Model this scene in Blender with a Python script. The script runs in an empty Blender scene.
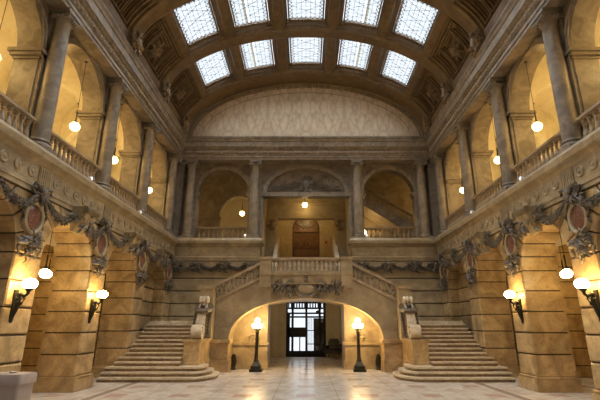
import bpy, bmesh, math, random
from mathutils import Vector, Matrix
S = 1.3                      # drawing units -> metres
PI = math.pi
C = bpy.context.scene.collection
R = random.Random(7)

# ------------------------------------------------------------------ materials
def new_mat(name):
    m = bpy.data.materials.new(name); m.use_nodes = True
    nt = m.node_tree
    return m, nt, nt.nodes['Principled BSDF']

def stone(name, c1, c2, scale=1.2, rough=.5, vein=.0, veincol=(.1, .06, .03), island=.0, bump=.15, bscale=14, grime=.0):
    m, nt, b = new_mat(name)
    N, L = nt.nodes.new, nt.links.new
    tc = N('ShaderNodeTexCoord')
    n1 = N('ShaderNodeTexNoise'); n1.inputs['Scale'].default_value = scale; n1.inputs['Detail'].default_value = 8
    n1.inputs['Distortion'].default_value = 1.2
    L(tc.outputs['Object'], n1.inputs['Vector'])
    r = N('ShaderNodeValToRGB'); r.color_ramp.elements[0].position = .32; r.color_ramp.elements[1].position = .68
    r.color_ramp.elements[0].color = (*c1, 1); r.color_ramp.elements[1].color = (*c2, 1)
    L(n1.outputs['Fac'], r.inputs['Fac'])
    out = r.outputs['Color']
    if vein:
        n2 = N('ShaderNodeTexNoise'); n2.inputs['Scale'].default_value = scale * 1.4; n2.inputs['Detail'].default_value = 6
        n2.inputs['Distortion'].default_value = 2.5
        L(tc.outputs['Object'], n2.inputs['Vector'])
        s = N('ShaderNodeMath'); s.operation = 'SUBTRACT'; s.inputs[1].default_value = .5; L(n2.outputs['Fac'], s.inputs[0])
        a = N('ShaderNodeMath'); a.operation = 'ABSOLUTE'; L(s.outputs[0], a.inputs[0])
        mr = N('ShaderNodeMapRange'); mr.inputs['From Min'].default_value = 0; mr.inputs['From Max'].default_value = .03
        mr.inputs['To Min'].default_value = vein; mr.inputs['To Max'].default_value = 0
        L(a.outputs[0], mr.inputs['Value'])
        mx = N('ShaderNodeMixRGB'); mx.inputs['Color2'].default_value = (*veincol, 1)
        L(mr.outputs[0], mx.inputs['Fac']); L(out, mx.inputs['Color1']); out = mx.outputs['Color']
    if island:
        g = N('ShaderNodeNewGeometry')
        mr = N('ShaderNodeMapRange'); mr.inputs['To Min'].default_value = 1 - island; mr.inputs['To Max'].default_value = 1 + island * .6
        L(g.outputs['Random Per Island'], mr.inputs['Value'])
        h = N('ShaderNodeHueSaturation'); L(mr.outputs[0], h.inputs['Value']); L(out, h.inputs['Color']); out = h.outputs['Color']
    L(out, b.inputs['Base Color'])
    b.inputs['Roughness'].default_value = rough
    if bump:
        n3 = N('ShaderNodeTexNoise'); n3.inputs['Scale'].default_value = bscale; n3.inputs['Detail'].default_value = 5
        L(tc.outputs['Object'], n3.inputs['Vector'])
        bp = N('ShaderNodeBump'); bp.inputs['Strength'].default_value = bump; bp.inputs['Distance'].default_value = .03
        L(n3.outputs['Fac'], bp.inputs['Height']); L(bp.outputs['Normal'], b.inputs['Normal'])
    return m

def plain(name, col, rough=.5, metal=0, emit=0, ecol=None):
    m, nt, b = new_mat(name)
    b.inputs['Base Color'].default_value = (*col, 1); b.inputs['Roughness'].default_value = rough
    b.inputs['Metallic'].default_value = metal
    if emit:
        b.inputs['Emission Color'].default_value = (*(ecol or col), 1); b.inputs['Emission Strength'].default_value = emit
    return m

def carved(name, c1, c2, vscale=9, rough=.55, strength=.9):
    """stone with shallow carved relief"""
    m, nt, b = new_mat(name)
    N, L = nt.nodes.new, nt.links.new
    tc = N('ShaderNodeTexCoord')
    n1 = N('ShaderNodeTexNoise'); n1.inputs['Scale'].default_value = 2; n1.inputs['Detail'].default_value = 8
    L(tc.outputs['Object'], n1.inputs['Vector'])
    r = N('ShaderNodeValToRGB'); r.color_ramp.elements[0].position = .35; r.color_ramp.elements[1].position = .65
    r.color_ramp.elements[0].color = (*c1, 1); r.color_ramp.elements[1].color = (*c2, 1)
    L(n1.outputs['Fac'], r.inputs['Fac']); L(r.outputs['Color'], b.inputs['Base Color'])
    v = N('ShaderNodeTexVoronoi'); v.inputs['Scale'].default_value = vscale
    n2 = N('ShaderNodeTexNoise'); n2.inputs['Scale'].default_value = 4
    mx = N('ShaderNodeMixRGB'); mx.inputs['Fac'].default_value = .25
    L(tc.outputs['Object'], n2.inputs['Vector']); L(tc.outputs['Object'], mx.inputs['Color1']); L(n2.outputs['Color'], mx.inputs['Color2'])
    L(mx.outputs['Color'], v.inputs['Vector'])
    bp = N('ShaderNodeBump'); bp.inputs['Strength'].default_value = strength; bp.inputs['Distance'].default_value = .06
    L(v.outputs['Distance'], bp.inputs['Height']); L(bp.outputs['Normal'], b.inputs['Normal'])
    b.inputs['Roughness'].default_value = rough
    return m

M_ = {}
M_['rust'] = stone('siena_marble_blocks', (.28, .185, .085), (.58, .41, .205), 1.3, .36, .55, (.24, .11, .035), .13, .1)
M_['joint'] = plain('dark_joint', (.055, .034, .017), .8)
M_['stone'] = stone('tan_marble', (.24, .175, .10), (.43, .335, .20), 1.4, .42, .3, (.20, .11, .05), .05, .1)
M_['grey'] = stone('grey_brown_marble', (.16, .125, .09), (.32, .26, .19), 2.0, .42, .3, (.12, .08, .055), .05, .12)
M_['balust'] = stone('baluster_marble', (.27, .195, .12), (.41, .315, .205), 2.5, .42, .2, (.2, .12, .06), .06, .1)
M_['aisle'] = stone('golden_stone', (.52, .45, .31), (.64, .57, .41), 1.0, .6, .12, (.35, .22, .08), .04, .06)
M_['entab'] = stone('dark_grey_brown_marble', (.16, .12, .08), (.31, .245, .17), 2.0, .42, .3, (.1, .07, .045), .05, .15)
M_['amber'] = stone('amber_wall_stone', (.36, .28, .16), (.48, .38, .22), 1.5, .5, .2, (.25, .15, .05), .04, .08)
M_['spandrel'] = carved('carved_spandrel', (.13, .10, .07), (.235, .185, .13), 7)
M_['orn'] = stone('dark_carved_stone', (.075, .058, .043), (.20, .158, .115), 5, .5, 0, island=.35, bump=.35, bscale=25)
M_['orn2'] = stone('brown_carved_stone', (.17, .105, .05), (.31, .21, .11), 5, .5, 0, island=.3, bump=.35, bscale=25)
M_['red'] = stone('red_marble', (.10, .035, .024), (.19, .08, .05), 4, .25, .4, (.5, .3, .22), 0, .03)
M_['bronze'] = stone('gilded_vault_plaster', (.13, .082, .038), (.22, .142, .066), 2.2, .38, 0, island=0, bump=.3, bscale=18)
M_['bronze2'] = carved('moulded_vault_plaster', (.12, .066, .027), (.20, .115, .05), 12, .4, .6)
M_['metal'] = plain('dark_bronze', (.035, .03, .02), .4, .6)
M_['came'] = plain('lead_came', (.06, .065, .07), .6, .2)
M_['globe'] = plain('lit_globe', (1, .85, .6), .3, 0, 110, (1, .69, .27))
M_['globe_far'] = plain('lit_pendant_globe', (1, .85, .6), .3, 0, 28, (1, .68, .25))
M_['globe_post'] = plain('lit_post_globe', (1, .85, .6), .3, 0, 130, (1, .71, .31))
M_['wood'] = stone('dark_door_wood', (.11, .05, .02), (.22, .11, .045), 6, .35, 0, bump=.1)
M_['black'] = plain('black_leather', (.012, .01, .01), .4)
M_['steel'] = plain('black_painted_steel', (.012, .011, .012), .4, .5)
M_['bin'] = stone('beige_bin_plastic', (.34, .27, .24), (.38, .31, .28), 3, .5, 0, bump=.02)
M_['white'] = plain('white_enamel', (.8, .8, .82), .3)
M_['lens'] = plain('lit_lens', (1, 1, 1), .3, 0, 1, (.85, .92, 1))
M_['roofgrey'] = plain('grey_roof_lead', (.5, .56, .6), .7)
M_['redbox'] = plain('red_enamel', (.5, .02, .01), .4)
M_['bulb'] = plain('small_lit_bulb', (1, .9, .7), .3, 0, 40, (1, .75, .42))

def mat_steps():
    return stone('lightened_step_marble', (.48, .39, .27), (.74, .65, .50), 2.2, .35, .5, (.30, .15, .06), .06, .06)
M_['step'] = mat_steps()  # tread colour lightened to strengthen the stair shading
M_['riser'] = stone('veined_riser_marble', (.20, .125, .06), (.36, .25, .135), 3.5, .4, .5, (.26, .13, .05), .05, .06)  # brown veined marble, darkened to deepen the stair shading

def mat_tymp():
    m, nt, b = new_mat('bookmatched_marble')
    N, L = nt.nodes.new, nt.links.new
    tc = N('ShaderNodeTexCoord'); sp = N('ShaderNodeSeparateXYZ'); L(tc.outputs['Object'], sp.inputs[0])
    def pp(sock, sc):
        a = N('ShaderNodeMath'); a.operation = 'PINGPONG'; a.inputs[1].default_value = sc; L(sock, a.inputs[0]); return a.outputs[0]
    cb = N('ShaderNodeCombineXYZ')
    L(pp(sp.outputs['X'], 1.9 * S), cb.inputs['X']); L(pp(sp.outputs['Z'], 6 * S), cb.inputs['Y'])
    mp = N('ShaderNodeMapping'); mp.inputs['Rotation'].default_value = (0, 0, .75); mp.inputs['Scale'].default_value = (3.2, 1.15, 1)
    dn = N('ShaderNodeTexNoise'); dn.inputs['Scale'].default_value = .9; dn.inputs['Detail'].default_value = 3; L(cb.outputs[0], dn.inputs['Vector'])
    dx = N('ShaderNodeVectorMath'); dx.operation = 'MULTIPLY_ADD'; dx.inputs[1].default_value = (.7, .7, 0); L(dn.outputs['Color'], dx.inputs[0]); L(cb.outputs[0], dx.inputs[2])
    L(dx.outputs[0], mp.inputs['Vector'])
    v = N('ShaderNodeTexVoronoi'); v.feature = 'DISTANCE_TO_EDGE'; v.inputs['Scale'].default_value = .95
    L(mp.outputs[0], v.inputs['Vector'])
    r = N('ShaderNodeValToRGB'); r.color_ramp.elements[0].position = .0; r.color_ramp.elements[1].position = .2
    r.color_ramp.elements[0].color = (.60, .45, .30, 1); r.color_ramp.elements[1].color = (.74, .59, .42, 1)
    L(v.outputs['Distance'], r.inputs['Fac'])
    n = N('ShaderNodeTexNoise'); n.inputs['Scale'].default_value = 2.5; n.inputs['Detail'].default_value = 6; L(cb.outputs[0], n.inputs['Vector'])
    mx = N('ShaderNodeMixRGB'); mx.blend_type = 'OVERLAY'; mx.inputs['Fac'].default_value = .5
    L(r.outputs[0], mx.inputs['Color1']); L(n.outputs['Fac'], mx.inputs['Color2']); L(mx.outputs[0], b.inputs['Base Color'])
    b.inputs['Roughness'].default_value = .45
    return m
M_['tymp'] = mat_tymp()

def mat_floor():
    m, nt, b = new_mat('inlaid_marble_floor')
    N, L = nt.nodes.new, nt.links.new
    tc = N('ShaderNodeTexCoord'); sp = N('ShaderNodeSeparateXYZ'); L(tc.outputs['Object'], sp.inputs[0])
    def math_(op, a, bb=None):
        x = N('ShaderNodeMath'); x.operation = op
        for i, q in enumerate((a, bb)):
            if q is None: continue
            if isinstance(q, (int, float)): x.inputs[i].default_value = q
            else: L(q, x.inputs[i])
        return x.outputs[0]
    U = 1.5 * S
    def fr(sock, off):   # centred cell coordinate
        return math_('ABSOLUTE', math_('SUBTRACT', math_('FRACT', math_('ADD', math_('DIVIDE', sock, U), off)), .5))
    fx, fy = fr(sp.outputs['X'], .5), fr(sp.outputs['Y'], .37)
    red = math_('MULTIPLY', math_('LESS_THAN', fx, .15), math_('LESS_THAN', fy, .15))
    fx2, fy2 = fr(sp.outputs['X'], 0), fr(sp.outputs['Y'], .87)
    pale = math_('LESS_THAN', math_('ADD', fx2, fy2), .22)
    joint = math_('GREATER_THAN', math_('MAXIMUM', fx, fy), .493)
    n = N('ShaderNodeTexNoise'); n.inputs['Scale'].default_value = 1.6; n.inputs['Detail'].default_value = 8; n.inputs['Distortion'].default_value = 1.5
    L(tc.outputs['Object'], n.inputs['Vector'])
    r = N('ShaderNodeValToRGB'); r.color_ramp.elements[0].position = .35; r.color_ramp.elements[1].position = .65
    r.color_ramp.elements[0].color = (.52, .46, .40, 1); r.color_ramp.elements[1].color = (.68, .62, .56, 1)
    L(n.outputs['Fac'], r.inputs['Fac'])
    def mixc(f, c1, c2):
        x = N('ShaderNodeMixRGB'); L(f, x.inputs['Fac']); L(c1, x.inputs['Color1']); x.inputs['Color2'].default_value = (*c2, 1); return x.outputs[0]
    c = mixc(math_('MULTIPLY', pale, .5), r.outputs[0], (.50, .40, .31))
    c = mixc(math_('MULTIPLY', red, .5), c, (.36, .17, .12))
    c = mixc(math_('MULTIPLY', joint, .5), c, (.25, .2, .16))
    # border band of dark marble along both arcades
    ax = math_('ABSOLUTE', sp.outputs['X'])
    band = math_('LESS_THAN', math_('ABSOLUTE', math_('SUBTRACT', ax, 4.95 * S)), .10 * S)
    c = mixc(math_('MULTIPLY', band, .7), c, (.22, .15, .12))
    L(c, b.inputs['Base Color'])
    b.inputs['Roughness'].default_value = .17
    n2 = N('ShaderNodeTexNoise'); n2.inputs['Scale'].default_value = 5
    L(tc.outputs['Object'], n2.inputs['Vector'])
    mr = N('ShaderNodeMapRange'); mr.inputs['To Min'].default_value = .12; mr.inputs['To Max'].default_value = .3
    L(n2.outputs['Fac'], mr.inputs['Value']); L(mr.outputs[0], b.inputs['Roughness'])
    return m
M_['floor'] = mat_floor()

def mat_pane():
    """daylit leaded glass: patterned border, scattered grey quarries"""
    m, nt, b = new_mat('daylit_leaded_glass')
    N, L = nt.nodes.new, nt.links.new
    tc = N('ShaderNodeTexCoord')
    n = N('ShaderNodeTexNoise'); n.inputs['Scale'].default_value = 1.1; n.inputs['Detail'].default_value = 3
    L(tc.outputs['Object'], n.inputs['Vector'])
    r = N('ShaderNodeValToRGB'); r.color_ramp.elements[0].position = .36; r.color_ramp.elements[1].position = .5
    r.color_ramp.elements[0].color = (.40, .48, .54, 1); r.color_ramp.elements[1].color = (.86, .94, 1, 1)
    L(n.outputs['Fac'], r.inputs['Fac'])
    L(r.outputs[0], b.inputs['Emission Color']); b.inputs['Emission Strength'].default_value = 4.6
    b.inputs['Base Color'].default_value = (.5, .5, .5, 1); b.inputs['Roughness'].default_value = .2
    return m
M_['pane'] = mat_pane()
def mat_glass():
    m, nt, b = new_mat('clear_glass')
    for n in list(nt.nodes):
        if n.type != 'OUTPUT_MATERIAL': nt.nodes.remove(n)
    N, L = nt.nodes.new, nt.links.new
    o = [n for n in nt.nodes if n.type == 'OUTPUT_MATERIAL'][0]
    t = N('ShaderNodeBsdfTransparent'); g = N('ShaderNodeBsdfGlossy'); g.inputs['Roughness'].default_value = .02
    x = N('ShaderNodeMixShader'); x.inputs[0].default_value = .08
    L(t.outputs[0], x.inputs[1]); L(g.outputs[0], x.inputs[2]); L(x.outputs[0], o.inputs[0])
    return m
M_['glass'] = mat_glass()

# ------------------------------------------------------------------ mesh builder
class MB:
    def __init__(s): s.v = []; s.f = []
    def add(s, vs, fs, T=None):
        o = len(s.v)
        s.v += [tuple(T(*p)) if T else tuple(p) for p in vs]
        s.f += [[i + o for i in f] for f in fs]
    def box(s, x0, x1, y0, y1, z0, z1, T=None):
        s.add([(x, y, z) for x in (x0, x1) for y in (y0, y1) for z in (z0, z1)],
              [(0, 1, 3, 2), (4, 6, 7, 5), (0, 4, 5, 1), (2, 3, 7, 6), (0, 2, 6, 4), (1, 5, 7, 3)], T)
    def rings(s, rings, T=None, caps=True, closed=True):
        n = len(rings[0]); vs = [p for r in rings for p in r]; fs = []
        for i in range(len(rings) - 1):
            for j in range(n if closed else n - 1):
                k = (j + 1) % n
                fs.append((i * n + j, i * n + k, (i + 1) * n + k, (i + 1) * n + j))
        if caps: fs.append(tuple(range(n))[::-1]); fs.append(tuple(range((len(rings) - 1) * n, len(rings) * n)))
        s.add(vs, fs, T)
    def prism(s, poly, w0, w1, T):      # poly in (u,z)
        s.rings([[(u, w0, z) for u, z in poly], [(u, w1, z) for u, z in poly]], T)
    def block(s, poly, wf, wb, T, g=.017, ch=.03):
        p1, p2 = inset(poly, g), inset(poly, g + ch)
        s.rings([[(u, wf, z) for u, z in p2], [(u, wf + ch, z) for u, z in p1], [(u, wb, z) for u, z in p1]], T)
    def lathe(s, prof, cx=0, cy=0, n=12, T=None, cz=0):
        s.rings([[(cx + r * math.cos(2 * PI * j / n), cy + r * math.sin(2 * PI * j / n), z + cz) for j in range(n)] for r, z in prof], T)
    def ball(s, c, r, n=8, m=6, T=None):
        rx, ry, rz = r if hasattr(r, '__len__') else (r, r, r)
        vs = [(c[0], c[1], c[2] + rz)]
        for i in range(1, m):
            a = PI * i / m
            vs += [(c[0] + rx * math.sin(a) * math.cos(2 * PI * j / n), c[1] + ry * math.sin(a) * math.sin(2 * PI * j / n), c[2] + rz * math.cos(a)) for j in range(n)]
        vs.append((c[0], c[1], c[2] - rz)); L = len(vs) - 1; fs = []
        for j in range(n):
            k = (j + 1) % n
            fs.append((0, 1 + j, 1 + k)); fs.append((L, L - n + k, L - n + j))
            for i in range(m - 2): fs.append((1 + i * n + j, 1 + (i + 1) * n + j, 1 + (i + 1) * n + k, 1 + i * n + k))
        s.add(vs, fs, T)
    def tube(s, pts, r, n=6, T=None):
        rs = r if hasattr(r, '__len__') else [r] * len(pts)
        P = [Vector(p) for p in pts]; rings = []
        up = Vector((0, 0, 1))
        for i, p in enumerate(P):
            d = (P[min(i + 1, len(P) - 1)] - P[max(i - 1, 0)]).normalized()
            a = d.cross(up)
            if a.length < .05: a = d.cross(Vector((1, 0, 0)))
            a.normalize(); b = d.cross(a)
            rings.append([tuple(p + a * rs[i] * math.cos(2 * PI * j / n) + b * rs[i] * math.sin(2 * PI * j / n)) for j in range(n)])
        s.rings(rings, T)
    def leaf(s, c, d, nrm, ln, wd, T=None, curl=.35):
        c, d, nrm = Vector(c), Vector(d).normalized(), Vector(nrm).normalized()
        sd = d.cross(nrm).normalized(); nrm = sd.cross(d).normalized()
        spec = [(0, .35, 0), (.3, 1, .25), (.65, .75, .3), (1, .08, .3 - curl)]
        rings = []
        for t, w, h in spec:
            q = c + d * ln * t + nrm * ln * h * .8
            rings.append([tuple(q + sd * wd * w * .5), tuple(q + nrm * wd * .28), tuple(q - sd * wd * w * .5), tuple(q - nrm * wd * .25)])
        s.rings(rings, T)
    def sweep(s, path, prof):           # path xy, prof (inward offset, z), closed profile; inward = right of travel
        n = len(path); rings = []
        for i in range(n):
            dirs = []
            if i > 0: dirs.append((Vector(path[i]) - Vector(path[i - 1])).normalized())
            if i < n - 1: dirs.append((Vector(path[i + 1]) - Vector(path[i])).normalized())
            nr = [Vector((d.y, -d.x)) for d in dirs]
            m = nr[0] if len(nr) == 1 else (nr[0] + nr[1]) / (1 + nr[0].dot(nr[1]))
            rings.append([(path[i][0] + m.x * d, path[i][1] + m.y * d, z) for d, z in prof])
        s.rings(rings)
    def build(s, name, mat, parent=None, smooth=False, label=None, bevel=0):
        me = bpy.data.meshes.new(name)
        me.from_pydata([(x * S, y * S, z * S) for x, y, z in s.v], [], s.f)
        bm = bmesh.new(); bm.from_mesh(me); bmesh.ops.recalc_face_normals(bm, faces=bm.faces)
        bm.to_mesh(me); bm.free()
        if smooth: me.polygons.foreach_set('use_smooth', [True] * len(me.polygons))
        me.materials.append(M_[mat])
        o = bpy.data.objects.new(name, me); C.objects.link(o)
        if parent: o.parent = parent
        if label: o['label'] = label
        if smooth:
            try: me.set_sharp_from_angle(angle=math.radians(42))
            except Exception: pass
        return o

def inset(poly, g):
    n = len(poly); area = sum(poly[i][0] * poly[(i + 1) % n][1] - poly[(i + 1) % n][0] * poly[i][1] for i in range(n))
    sg = 1 if area > 0 else -1; out = []
    for i in range(n):
        p0, p1, p2 = Vector(poly[i - 1]), Vector(poly[i]), Vector(poly[(i + 1) % n])
        d1, d2 = (p1 - p0).normalized(), (p2 - p1).normalized()
        n1, n2 = Vector((-d1.y, d1.x)) * sg, Vector((-d2.y, d2.x)) * sg
        m = (n1 + n2) / max(.3, 1 + n1.dot(n2))
        out.append(tuple(p1 + m * g))
    return out

def empty(name, label, cat, loc=(0, 0, 0), rz=0, group=None):
    o = bpy.data.objects.new(name, None); C.objects.link(o)
    o.location = [c * S for c in loc]; o.rotation_euler = (0, 0, rz)
    o['label'] = label; o['category'] = cat
    if group: o['group'] = group
    return o
def tag(o, label, cat, group=None):
    o['label'] = label; o['category'] = cat
    if group: o['group'] = group
    return o
def structure(o): o['kind'] = 'structure'; return o
def dup(root, loc, rz, label, group=None):
    r = root.copy(); C.objects.link(r); r.location = [c * S for c in loc]; r.rotation_euler = (0, 0, rz); r['label'] = label
    if group: r['group'] = group
    for ch in list(root.children):
        c = ch.copy(); C.objects.link(c); c.parent = r
        for g in list(ch.children):
            d = g.copy(); C.objects.link(d); d.parent = c
    return r
def place_all(root, spots):      # spots: (loc, rz, label, group)
    for i, (loc, rz, label, group) in enumerate(spots):
        if i == 0:
            root.location = [c * S for c in loc]; root.rotation_euler = (0, 0, rz); root['label'] = label; root['group'] = group
        else: dup(root, loc, rz, label, group)

LEFT, RIGHT, BACK = PI / 2, -PI / 2, 0      # rotation of things built facing -y
def side(sg):                    # (u,w,z): u along the nave, w away from its axis
    return lambda u, w, z: (sg * w, u, z)
def cross(u, w, z): return (u, w, z)        # u = x, w = y

def archwall(mb, T, uc, r, zs, u0, u1, ztop, w0, w1, n=20, rz=None):
    """wall above the springing with an arched hole"""
    rz = rz or r
    P = [(uc + r * math.cos(PI - PI * i / n), zs + rz * math.sin(PI * i / n)) for i in range(n + 1)]
    if u0 < uc - r - 1e-4: mb.prism([(u0, zs), (uc - r, zs), (uc - r, ztop), (u0, ztop)], w0, w1, T)
    if u1 > uc + r + 1e-4: mb.prism([(uc + r, zs), (u1, zs), (u1, ztop), (uc + r, ztop)], w0, w1, T)
    for a, b in zip(P, P[1:]): mb.prism([a, b, (b[0], ztop), (a[0], ztop)], w0, w1, T)
def archivolt(mb, T, uc, r, zs, wd, w0, w1, n=20, rz=None, a0=0, a1=PI):
    rz = rz or r; rings = []
    for i in range(n + 1):
        a = a0 + (a1 - a0) * i / n; c, s_ = math.cos(a), math.sin(a)
        pt = lambda o: (uc + (r + o) * c, zs + (rz + o) * s_)
        rings.append([(pt(0)[0], w1, pt(0)[1]), (pt(0)[0], w0 + .03, pt(0)[1]), (pt(wd * .5)[0], w0 + .03, pt(wd * .5)[1]),
                      (pt(wd * .55)[0], w0, pt(wd * .55)[1]), (pt(wd)[0], w0, pt(wd)[1]), (pt(wd)[0], w1, pt(wd)[1])])
    mb.rings(rings, T)

# ------------------------------------------------------------------ dimensions
W = 5.8; YB = 18.1; P0 = [2.6, 5.6, 8.6, 11.6, 14.6, 17.6]
BAYS = [4.1, 7.1, 10.1, 13.1, 16.1]
YS = 0.9      # where the modelled walls begin
ZB = 4.3      # underside of the belt
ZU = 5.32     # ledge the columns stand on
ZE = 9.1      # underside of the upper entablature
ZT = 10.25    # its top

# ------------------------------------------------------------------ floor
f = MB(); f.box(-10, 10, -3, 25.5, -.2, 0); structure(f.build('floor', 'floor'))
f = MB()
for s_ in (-1, 1): f.box(*sorted((s_ * 6.0, s_ * 9.9)), -3, 25.5, 5.0, 5.28)
f.box(-6.0, -2.2, 18.4, 25.5, 5.0, 5.28); f.box(2.2, 6.0, 18.4, 25.5, 5.0, 5.28); f.box(-2.2, 2.2, 21.2, 25.5, 4.7, 4.9)
structure(f.build('floor_gallery', 'aisle'))

# ------------------------------------------------------------------ rusticated lower walls
def voussoirs(c):
    an = [math.radians(a) for a in (0, 20, 40, 60, 80)]
    r, ro, top = 1.05, 1.5, ZB - 3.0
    I = [(r * math.cos(a), r * math.sin(a)) for a in an]
    O = [None, (ro * math.cos(an[1]), ro * math.sin(an[1])), (ro * math.cos(an[2]), ro * math.sin(an[2])), (.75, top), (.2, top)]
    def arc(a, b):
        return [(r * math.cos(a + (b - a) * k / 3), r * math.sin(a + (b - a) * k / 3)) for k in range(4)]
    polys = [arc(an[0], an[1])[::-1] + [(1.5, 0), (1.5, O[1][1]), O[1]],
             arc(an[1], an[2])[::-1] + [O[1], (1.5, O[1][1]), (1.5, O[2][1]), O[2]],
             arc(an[2], an[3])[::-1] + [O[2], (1.5, O[2][1]), (1.5, top), O[3]],
             arc(an[3], an[4])[::-1] + [O[3], O[4]]]
    out = []
    for p in polys:
        out.append([(c + u, 3.0 + z) for u, z in p]); out.append([(c - u, 3.0 + z) for u, z in p])
    a = an[4]; out.append([(c + r * math.cos(a + (PI - 2 * a) * k / 3), 3 + r * math.sin(a + (PI - 2 * a) * k / 3)) for k in range(4)] + [(c - .2, ZB), (c + .2, ZB)])
    return out
courses = [(.35, .88), (.88, 1.41), (1.41, 1.94), (1.94, 2.47), (2.47, 3.0)]
for sg, nm in ((-1, 'left'), (1, 'right')):
    T = side(sg); b = MB(); k = MB()
    for p in P0:
        b.block([(p - .49, 0), (p + .49, 0), (p + .49, .3), (p - .49, .3)], W - .05, W + 1.04, T, .004, .01)
        b.block([(p - .47, .3), (p + .47, .3), (p + .47, .36), (p - .47, .36)], W - .03, W + 1.02, T, .001, .02)
        for z0, z1 in courses: b.block([(p - .45, z0), (p + .45, z0), (p + .45, z1), (p - .45, z1)], W, W + 1.0, T)
        k.prism([(p - .41, .02), (p + .41, .02), (p + .41, 3.0), (p - .41, 3.0)], W + .04, W + .96, T)
    for c in BAYS:
        for poly in voussoirs(c): b.block(poly, W, W + 1.0, T)
        archwall(k, T, c, 1.09, 3.0, c - 1.5, c + 1.5, ZB, W + .04, W + .96)
    # last strip to the corner, and the plain stretch beside the camera
    for z0, z1 in [(0, .35)] + courses + [(3.0, 3.51), (3.51, 3.96), (3.96, ZB)]:
        b.block([(18.25, z0), (18.07, z0), (18.07, z1), (18.25, z1)], W, W + .9, T)
    # blind arch above the stair landing
    for z0, z1 in [(0, .88)] + courses[1:] + [(3.0, 3.53), (3.53, 4.06)]:
        b.block([(15.0, z0), (17.2, z0), (17.2, z1), (15.0, z1)], W + .42, W + .8, T)
    k.prism([(15.0, 0), (17.2, 0), (17.2, 4.1), (15.0, 4.1)], W + .46, W + .78, T)
    # aisle behind: wall, responds, ceiling
    zs = [0, .35] + [c[1] for c in courses] + [3.5, 4.0, 4.6]
    for z0, z1 in zip(zs, zs[1:]):
        b.block([(YS, z0), (18.4, z0), (18.4, z1), (YS, z1)], 9.3, 9.6, T)
        for p in P0: b.block([(p - .45, z0), (p + .45, z0), (p + .45, z1), (p - .45, z1)], 8.45, 9.28, T)
    k.prism([(YS, 0), (18.4, 0), (18.4, 4.6), (YS, 4.6)], 9.34, 9.58, T)
    for p in P0: k.prism([(p - .42, 0), (p + .42, 0), (p + .42, 4.6), (p - .42, 4.6)], 8.49, 9.3, T)
    w = structure(b.build('wall_' + nm, 'rust'))
    kk = k.build('joint_core', 'joint', w)
    q = MB()
    rings = []
    for i in range(17):
        a = PI * i / 16; u = 8.05 + 1.35 * math.cos(a); z = 3.6 + 1.0 * math.sin(a)
        rings.append([(u, YS, z), (u, 18.3, z), (u, 18.3, 4.9), (u, YS, 4.9)])
    q.rings(rings, lambda w_, u_, z_: (sg * w_, u_, z_), True)
    q.build('aisle_vault', 'aisle', w)
    # end wall of the aisle
    q = MB(); q.box(*sorted((sg * 5.9, sg * 9.9)), 18.35, 18.6, 0, 5.0); q.build('aisle_end', 'rust', w)

    # ---------------- upper arcade wall
    a = MB(); im = MB(); av = MB()
    for p in P0: a.prism([(p - .25, 5.28), (p + .25, 5.28), (p + .25, 7.82), (p - .25, 7.82)], 6.32, 6.9, T)
    a.prism([(18.1, 5.28), (18.7, 5.28), (18.7, ZT), (18.1, ZT)], 6.32, 6.9, T)
    a.prism([(17.6, 5.28), (18.7, 5.28), (18.7, ZT), (17.6, ZT)], 6.32, 6.9, T)
    for c in BAYS:
        archwall(a, T, c, 1.25, 7.82, c - 1.5, c + 1.5, ZT, 6.32, 6.9, 28)
        archivolt(av, T, c, 1.25, 7.86, .13, 6.24, 6.36, 28)
    for p in P0:
        for d, z0, z1 in ((.03, 7.62, 7.69), (.08, 7.69, 7.78), (.12, 7.78, 7.87)):
            im.box(6.32 - d, 6.9 + d, p - .25 - d, p + .25 + d, z0, z1, lambda x, y, z: (sg * x, y, z))
        im.box(6.24, 6.34, p - .22, p + .22, 5.3, 9.1, lambda x, y, z: (sg * x, y, z))
    wu = structure(a.build('wall_gallery_' + nm, 'entab'))
    im.build('impost_moulding', 'entab', wu); av.build('arch_moulding', 'grey', wu, True)
    # gallery behind: outer wall, cross arches, vault
    g = MB()
    g.prism([(-1, 5.0), (24, 5.0), (24, 10.4), (-1, 10.4)], 9.5, 9.8, T)
    X = lambda u, w_, z: (sg * u, w_, z)
    for p in P0:
        g.prism([(9.35, 5.28), (9.5, 5.28), (9.5, 7.85), (9.35, 7.85)], p - .2, p + .2, X)
        archwall(g, X, 8.2, 1.17, 7.85, 6.9, 9.5, 10.2, p - .16, p + .16)
        g.prism([(9.25, 7.72), (9.5, 7.72), (9.5, 7.86), (9.25, 7.86)], p - .26, p + .26, X)
    for y0, y1 in zip(P0, P0[1:] + [23.5]):      # each bay: shallow barrel + blind arch moulding on the outer wall
        rings = []
        for i in range(13):
            an = PI * i / 12; u = 8.2 + 1.33 * math.cos(an); z = 9.1 + .85 * math.sin(an)
            rings.append([(u, y0, z), (u, y1, z), (u, y1, 10.2), (u, y0, 10.2)])
        g.rings(rings, X)
        archivolt(g, T, (y0 + y1) / 2, .95, 7.6, .12, 9.42, 9.52)
    g.prism([(6.8, 5), (9.8, 5), (9.8, 10.2), (6.9, 10.2)], 23.5, 23.7, X)
    structure(g.build('wall_outer_' + nm, 'aisle'))

# ------------------------------------------------------------------ back wall, lower part
b = MB(); k = MB()
rows = [(0, .35)] + courses + [(3.0, 3.53), (3.53, 3.95), (3.95, ZB)]
for sg in (-1, 1):
    u0, u1 = sorted((sg * 2.05, sg * 5.95))
    for z0, z1 in rows: b.block([(u0, z0), (u1, z0), (u1, z1), (u0, z1)], YB, YB + .5, cross)
    k.prism([(u0 + .03, 0), (u1 - .03, 0), (u1 - .03, ZB), (u0 + .03, ZB)], YB + .04, YB + .45, cross)
wb = structure(b.build('wall_back', 'stone')); k.build('joint_core', 'joint', wb)

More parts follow.
